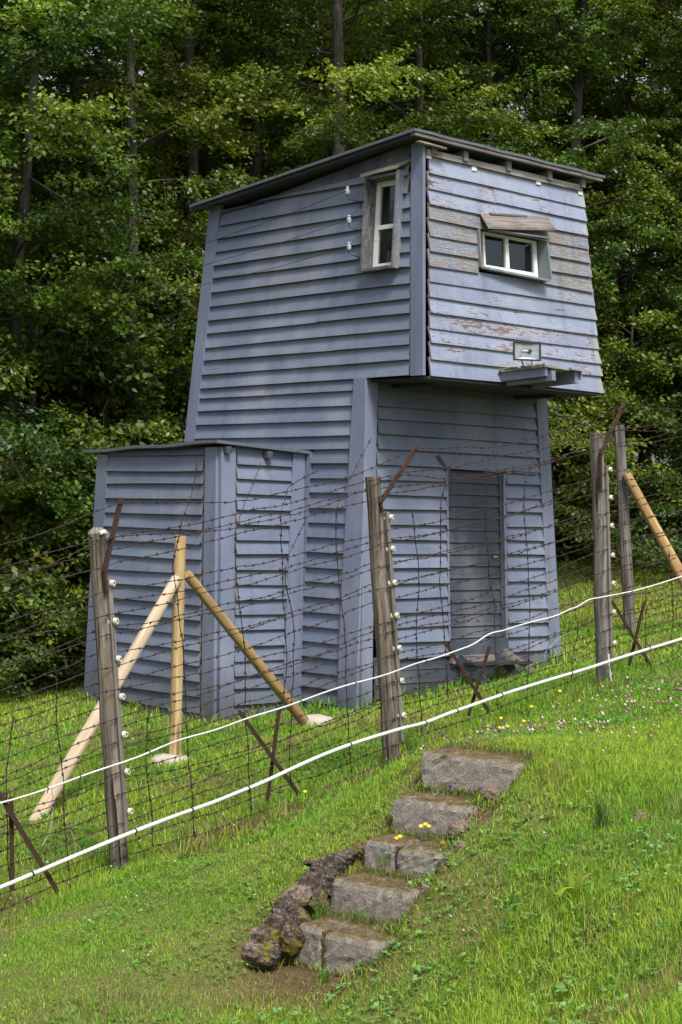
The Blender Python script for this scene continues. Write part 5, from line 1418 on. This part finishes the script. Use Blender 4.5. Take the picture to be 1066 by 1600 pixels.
def grass_tuft(px, py, D, n, hgt, label, col=(.10, .21, .03), name='grass_tuft', cat='grass tuft', wid=.006):
    c = at(px, py, D); rr_ = np.random.default_rng(px); V = []; F = []
    for i in range(n):
        a = rr_.uniform(0, 6.28); l = abs(rr_.normal(0, .5)) + .1; h = hgt * rr_.uniform(.6, 1.1); b = c + np.array([rr_.normal(0, .02), rr_.normal(0, .02), -.01])
        d = np.array([math.cos(a), math.sin(a), 0]); s_ = np.array([-math.sin(a + 1), math.cos(a + 1), 0]) * wid * .5; k = len(V)
        for t in (0, .4, .75, 1.0):
            p = b + d * h * t * math.sin(l * t) * 1.1 + ZV * h * t * math.cos(l * t); w_ = (1, 1, .7, .05)[int(round(t * 3)) if t < 1 else 3]
            V += [p - s_ * w_, p + s_ * w_]
        F += [(k + 2 * j, k + 2 * j + 1, k + 2 * j + 3, k + 2 * j + 2) for j in range(3)]
    cc = np.array(col) * np.repeat(rr_.uniform(.75, 1.25, (n, 1)), 8, 0)
    o = raw_mesh(name, np.array(V), np.array(F), M_grass, cols=cc, loc=tuple(c)); tag(o, label, cat)
grass_tuft(502, 1432, 10.0, 26, .15, 'bright grass tuft growing on the fifth stone step beside the kerb')
grass_tuft(560, 1440, 9.95, 18, .10, 'grass tuft in the middle of the fifth stone step below the fourth')
grass_tuft(600, 1350, 10.3, 12, .08, 'small weedy tuft at the joint of the third stone step')
grass_tuft(505, 1530, 9.5, 24, .09, 'leafy grass tuft at the foot of the lowest stone step', (.12, .24, .04), wid=.011)
grass_tuft(640, 1170, 11.2, 40, .16, 'tall fine grass tuft left of the top stone step')
grass_tuft(940, 1290, 9.9, 40, .2, 'tall darker grass tuft on the bank right of the stairs', (.06, .15, .03))
for (px, py, D, n, h, lab, col, wd) in ((893, 1395, 9.15, 7, .15, 'dock plant with broad yellow-green upright leaves on the bank', (.26, .33, .04), .034), (1012, 1335, 9.6, 6, .2, 'blue-green strap-leaved plant bent over on the bank at right', (.16, .25, .15), .014),
                                         (800, 1420, 9.1, 6, .11, 'small plant with pointed leaves on the bank beside the fourth stone step', (.12, .24, .04), .03)):
    grass_tuft(px, py, D, n, h, lab, col, 'broad_leaved_plant', 'plant', wd)

def yellow_plant(pts, D, label):
    b = at(*pts[0], D); gzb = g1(b[0], b[1]); t = thing('yellow_flower_plant', label, 'flower', (b[0], b[1], gzb), 'yellow flowers by the stairs')
    for (px, py) in pts:
        c = at(px, py, D); base = np.array([b[0] + random.uniform(-.03, .03), b[1], min(gzb, c[2] - .05)])
        m = MB(); m.tube([base, (base + c) / 2 + np.array([.008, 0, .01]), c], .0016, 4); st = m.build('stem', simple('stem_green', (.10, .17, .04), .7) if 'stem_green' not in bpy.data.materials else bpy.data.materials['stem_green'], t)
        m = MB(); k = 9
        for i in range(k):
            a0 = 2 * math.pi * i / k; a1 = a0 + .5; n_ = np.array([.1, -.5, .86])
            e1 = np.array([1, 0, 0]); e2 = np.cross(n_, e1)
            p0 = c; p1 = c + (e1 * math.cos(a0) + e2 * math.sin(a0)) * .013 + n_ * .003; p2 = c + (e1 * math.cos(a1) + e2 * math.sin(a1)) * .013 + n_ * .003
            m.quad(p0, p1, (p1 + p2) / 2 + (p1 + p2 - 2 * c) * .1, p2)
        m.build('flower_head', bpy.data.materials.get('yellow_petal') or simple('yellow_petal', (.80, .50, .01), .6), t)
yellow_plant([(665, 1288), (658, 1291), (670, 1291)], 10.5, 'yellow flowers before the middle of the second stone step')
yellow_plant([(625, 1307), (620, 1310)], 10.45, 'low yellow flowers above the joint of the third stone step')
yellow_plant([(613, 1334), (608, 1336), (621, 1332)], 10.35, 'yellow flowers hanging over the left half of the third stone step')
yellow_plant([(692, 1318), (695, 1322)], 10.3, 'yellow flowers at the right end of the third stone step')
yellow_plant([(723, 1267), (728, 1268), (699, 1266)], 10.55, 'yellow flowers before the right half of the second stone step')
yellow_plant([(477, 1237)], 12.3, 'single yellow flower on a tall stalk left of the stairs')
yellow_plant([(783, 1122), (793, 1135), (781, 1137), (819, 1127)], 12.9, 'yellow flowers in the grass between the top stone step and the thick cable')
yellow_plant([(831, 1104), (875, 1080)], 14, 'yellow flowers right beside the thick cable left of the right fence post')

# ------------------------------------------------------------------ trees
def crown_mesh(seed, height, nb, Lmax, h0, leaf=.074, dens=1.0, tone=0.0, trunk_r=.10, fork=False):
    """returns trunk MB, branch arrays and leaf arrays for a beech about the origin"""
    r_ = np.random.default_rng(seed)
    tw = MB()
    tp = [np.array([.12 * math.sin(z * .5 + seed), .12 * math.cos(z * .37 + seed * 2) - .12, z]) for z in np.linspace(-.3, height, 14)]
    tw.tube(tp, [trunk_r * (1 - .75 * i / 13) * (1.25 if i == 0 else 1) for i in range(14)], 10, wob=.04, seed=seed)
    def trunk_at(h): 
        f = (h + .3) / (height + .3) * 13; i = min(12, int(f)); return tp[i] + (tp[i + 1] - tp[i]) * (f - i)
    br = MB(); LV = []; LC = []
    lp, ld, lc = [], [], []
    for b in range(nb):
        h = h0 + (height - h0) * ((b + r_.uniform(0, 1)) / nb) ** .95
        phi = b * 2.399 + r_.normal(0, .3)
        f = (h - h0) / (height - h0)
        L = Lmax * (1.0 - .55 * f) * r_.uniform(.65, 1.12)
        el = .0 + .65 * f + r_.normal(0, .34)
        d = np.array([math.cos(phi) * math.cos(el), math.sin(phi) * math.cos(el), math.sin(el)])
        s = trunk_at(h); pts = []
        side = np.array([-math.sin(phi), math.cos(phi), 0])
        for t in np.linspace(0, 1, 6): pts.append(s + d * L * t + ZV * (-.22 * L * t * t + .02 * math.sin(t * 7 + b)) + side * .07 * L * math.sin(t * 4 + b))
        br.tube(pts, [.028 * (1 - .8 * i / 5) * (L / 3) + .004 for i in range(6)], 4, cap=False)
        tone_b = r_.normal(0, .16) + tone; orange = r_.uniform() < .004
        for k in range(int(17 * L / Lmax * dens) + 3):
            t = .22 + .78 * (k + r_.uniform(0, 1)) / (17 * L / Lmax * dens + 3)
            i = min(4, int(t * 5)); p = pts[i] + (pts[i + 1] - pts[i]) * (t * 5 - i)
            sg = 1 if k % 2 else -1
            a = phi + sg * r_.uniform(.5, 1.15); tl = (.35 + .75 * (1 - t)) * r_.uniform(.6, 1.2) * min(1, L / 2.2)
            td = np.array([math.cos(a), math.sin(a), el * .5 - .12 + r_.normal(0, .32)])
            q = p + td * tl
            br.tube([p, (p + q) / 2 + ZV * .02, q], [.006, .004, .002], 3, cap=False)
            nl = int(120 * tl * r_.uniform(.8, 1.2)) + 6
            u = r_.uniform(.1, 1.08, nl)
            pos = p + td * tl * u[:, None] + r_.normal(0, 1, (nl, 3)) * np.array([.075, .075, .045])
            pos[:, 2] -= .06 * u * u
            lp.append(pos); aa = a + r_.normal(0, .9, nl); ld.append(aa)
            c = np.full(nl, tone_b + r_.normal(0, .07)) + r_.normal(0, .12, nl) + .12 * (t - .5)
            if orange and k % 3 == 0: c[:] = 9
            lc.append(c)
    pos = np.concatenate(lp); aa = np.concatenate(ld); c = np.concatenate(lc); n = len(pos)
    s = leaf * r_.uniform(.6, 1.25, n)
    ax = np.stack([np.cos(aa), np.sin(aa), r_.normal(-.4, .5, n)], -1); ax /= np.linalg.norm(ax, axis=1)[:, None]
    sd_ = np.cross(ax, np.stack([r_.normal(0, .8, n), r_.normal(0, .8, n), np.ones(n)], -1)); sd_ /= np.linalg.norm(sd_, axis=1)[:, None]
    nrm = np.cross(sd_, ax)
    V = np.stack([pos - ax * s[:, None] * .5, pos + sd_ * s[:, None] * .33 + nrm * s[:, None] * .07 - ax * s[:, None] * .05, pos + ax * s[:, None] * .55, pos - sd_ * s[:, None] * .33 + nrm * s[:, None] * .07 - ax * s[:, None] * .05], 1).reshape(-1, 3)
    k = np.arange(n)[:, None] * 4
    F = np.concatenate([k + [0, 1, 2], k + [0, 2, 3]], 0)
    g0, g1_, g2 = np.array([.020, .042, .009]), np.array([.070, .115, .014]), np.array([.185, .235, .03])
    t = np.clip(c + .45, 0, 1)[:, None]
    col = np.where(t < .5, g0 + (g1_ - g0) * t * 2, g1_ + (g2 - g1_) * (t - .5) * 2)
    col = np.where((c > 5)[:, None], np.array([.26, .10, .03]), col)
    return tw, br, V, F, np.repeat(col, 4, 0)

PROTO = []
def make_proto(seed, **kw):
    tw, br, V, F, col = crown_mesh(seed, **kw)
    me = {}
    def grab(o): m = o.data; bpy.data.objects.remove(o); return m
    me['trunk'] = grab(tw.build('trunk', M_bark, None)); me['branches'] = grab(br.build('branches', M_bark, None))
    me['crown'] = grab(raw_mesh('crown', V, F, M_leaf, cols=col))
    PROTO.append(me)
make_proto(1, height=13.5, nb=64, Lmax=3.6, h0=.9, tone=.08)
make_proto(2, height=14.5, nb=60, Lmax=3.3, h0=1.6, tone=.08, trunk_r=.14)
make_proto(3, height=13.0, nb=66, Lmax=3.4, h0=.6, tone=-.05, trunk_r=.11)
make_proto(4, height=3.4, nb=22, Lmax=1.9, h0=.1, tone=.05, trunk_r=.05, leaf=.07)
make_proto(5, height=14.0, nb=50, Lmax=3.4, h0=2.4, tone=.16, trunk_r=.15)
def tree(x, y, pi, yaw, sc_, label, group=None, name='beech_tree', cat='tree'):
    t = thing(name, label, cat, (x, y, g1(x, y) - .05), group); t.rotation_euler.z = yaw; t.scale = (sc_, sc_, sc_)
    me = PROTO[pi]
    for k in ('trunk', 'branches', 'crown'):
        o = bpy.data.objects.new(k, me[k]); COL.objects.link(o); o.parent = t
    return t
def X(px, D): return (px - 533) / FPX * D
front = [
    (28, 22.5, 2, 0.3, 1.0, 'beech with a pale bare trunk at the left edge of the photo'),
    (175, 24.0, 0, 1.9, 1.05, 'beech behind the shed, its low boughs spreading left of the tower'),
    (285, 26.5, 1, 4.0, 1.0, 'beech rising behind the left edge of the tower roof'),
    (395, 27.5, 4, 2.4, 1.0, 'beech with a slim trunk showing above the middle of the sloping roof edge'),
    (515, 25.8, 4, 5.0, 1.0, 'beech with its trunk directly above the highest corner of the tower roof'),
    (640, 28.0, 0, 0.9, 1.05, 'dark beech behind the front part of the tower roof'),
    (765, 29.0, 2, 3.4, 1.0, 'beech behind the right slope of the tower roof'),
    (888, 29.5, 1, 1.2, 1.0, 'beech with a pale trunk just above the right tip of the tower roof'),
    (1060, 31.0, 4, 2.2, 1.05, 'beech with yellowing boughs at the right edge of the photo'),
    (980, 30.6, 0, 5.5, 0.95, 'beech behind the far grey fence post'),
]
for (px, D, pi, yw, sc_, lab) in front: tree(X(px, D), D, pi, yw, sc_, lab, 'beeches along the edge of the wood')
front2 = [(110, 25.5, 4, 2.2, 1.0, 'beech half hidden between the two leftmost trunks'), (230, 28.5, 2, 1.1, 1.05, 'beech in shade above the low left end of the tower roof'), (455, 30, 0, 3.3, 1.0, 'shaded beech left of the trunk over the roof corner'), (700, 31, 4, 0.4, 1.0, 'shaded beech above the middle of the right roof slope'), (830, 32.5, 0, 4.4, 1.05, 'shaded beech left of the pale trunk above the roof tip'), (-60, 21.9, 0, 3.0, 1.0, 'beech just outside the left edge of the photo'), (1150, 30, 2, 1.0, 1.0, 'beech just outside the right edge of the photo')]
for (px, D, pi, yw, sc_, lab) in front2: tree(X(px, D), D, pi, yw, sc_, lab, 'beeches along the edge of the wood')
shr = [(-70, 21.3, 1.2, 'taller bush just beyond the left edge of the photo'), (10, 22.6, 1.5, 'tall bush before the trunk at the left edge'), (95, 23.2, 1.5, 'tall bush behind the low bushes left of the shed'), (-20, 20.9, 1.0, 'low leafy bush at the left edge of the photo under the beeches'), (60, 22.0, .9, 'low bush behind the lawn left of the shed'), (130, 22.4, 1.0, 'low bush just behind the back corner of the shed'),
       (230, 24.5, 1.1, 'bush hidden between the shed and the trees'), (880, 28.2, 1.1, 'bush at the edge of the wood right behind the tower'), (960, 29.2, 1.25, 'bush at the edge of the wood behind the two right posts'),
       (1050, 29.0, 1.2, 'bush at the edge of the wood behind the golden brace'), (1130, 28.5, 1.2, 'bush at the edge of the wood beyond the right edge'), (300, 24, 1.2, 'bush behind the tower at left')]
for i, (px, D, s_, lab) in enumerate(shr): tree(X(px, D), D, 3, i * 1.7, s_, lab, 'bushes under the trees', 'bush', 'bush')
r_ = random.Random(9)
k = 0
for row, (D0, n) in enumerate(((32.5, 9), (36.5, 9), (41, 9), (46, 8))):
    for i in range(n):
        x = -10.5 + 21 * (i + .5 * (row % 2)) / (n - 1) + r_.uniform(-.7, .7); y = D0 + r_.uniform(-1.2, 1.2) + (x * .28)
        tree(x, y, (0, 1, 2, 4)[k % 4], r_.uniform(0, 6), r_.uniform(.95, 1.15), 'shaded beech deep in the wood behind the front row of trees', 'beeches deep in the wood'); k += 1
for (x, y, lab) in ((-7.6, 21.5, 'beech out at the far left of the wood edge'), (-6.8, 26, 'beech behind the leftmost beech trunk'), (8.6, 31, 'beech beyond the right edge of the lawn'), (-9.5, 17.5, 'beech left of the fence, outside the photo')):
    tree(x, y, k % 3, k, 1.0, lab, 'beeches along the edge of the wood'); k += 1
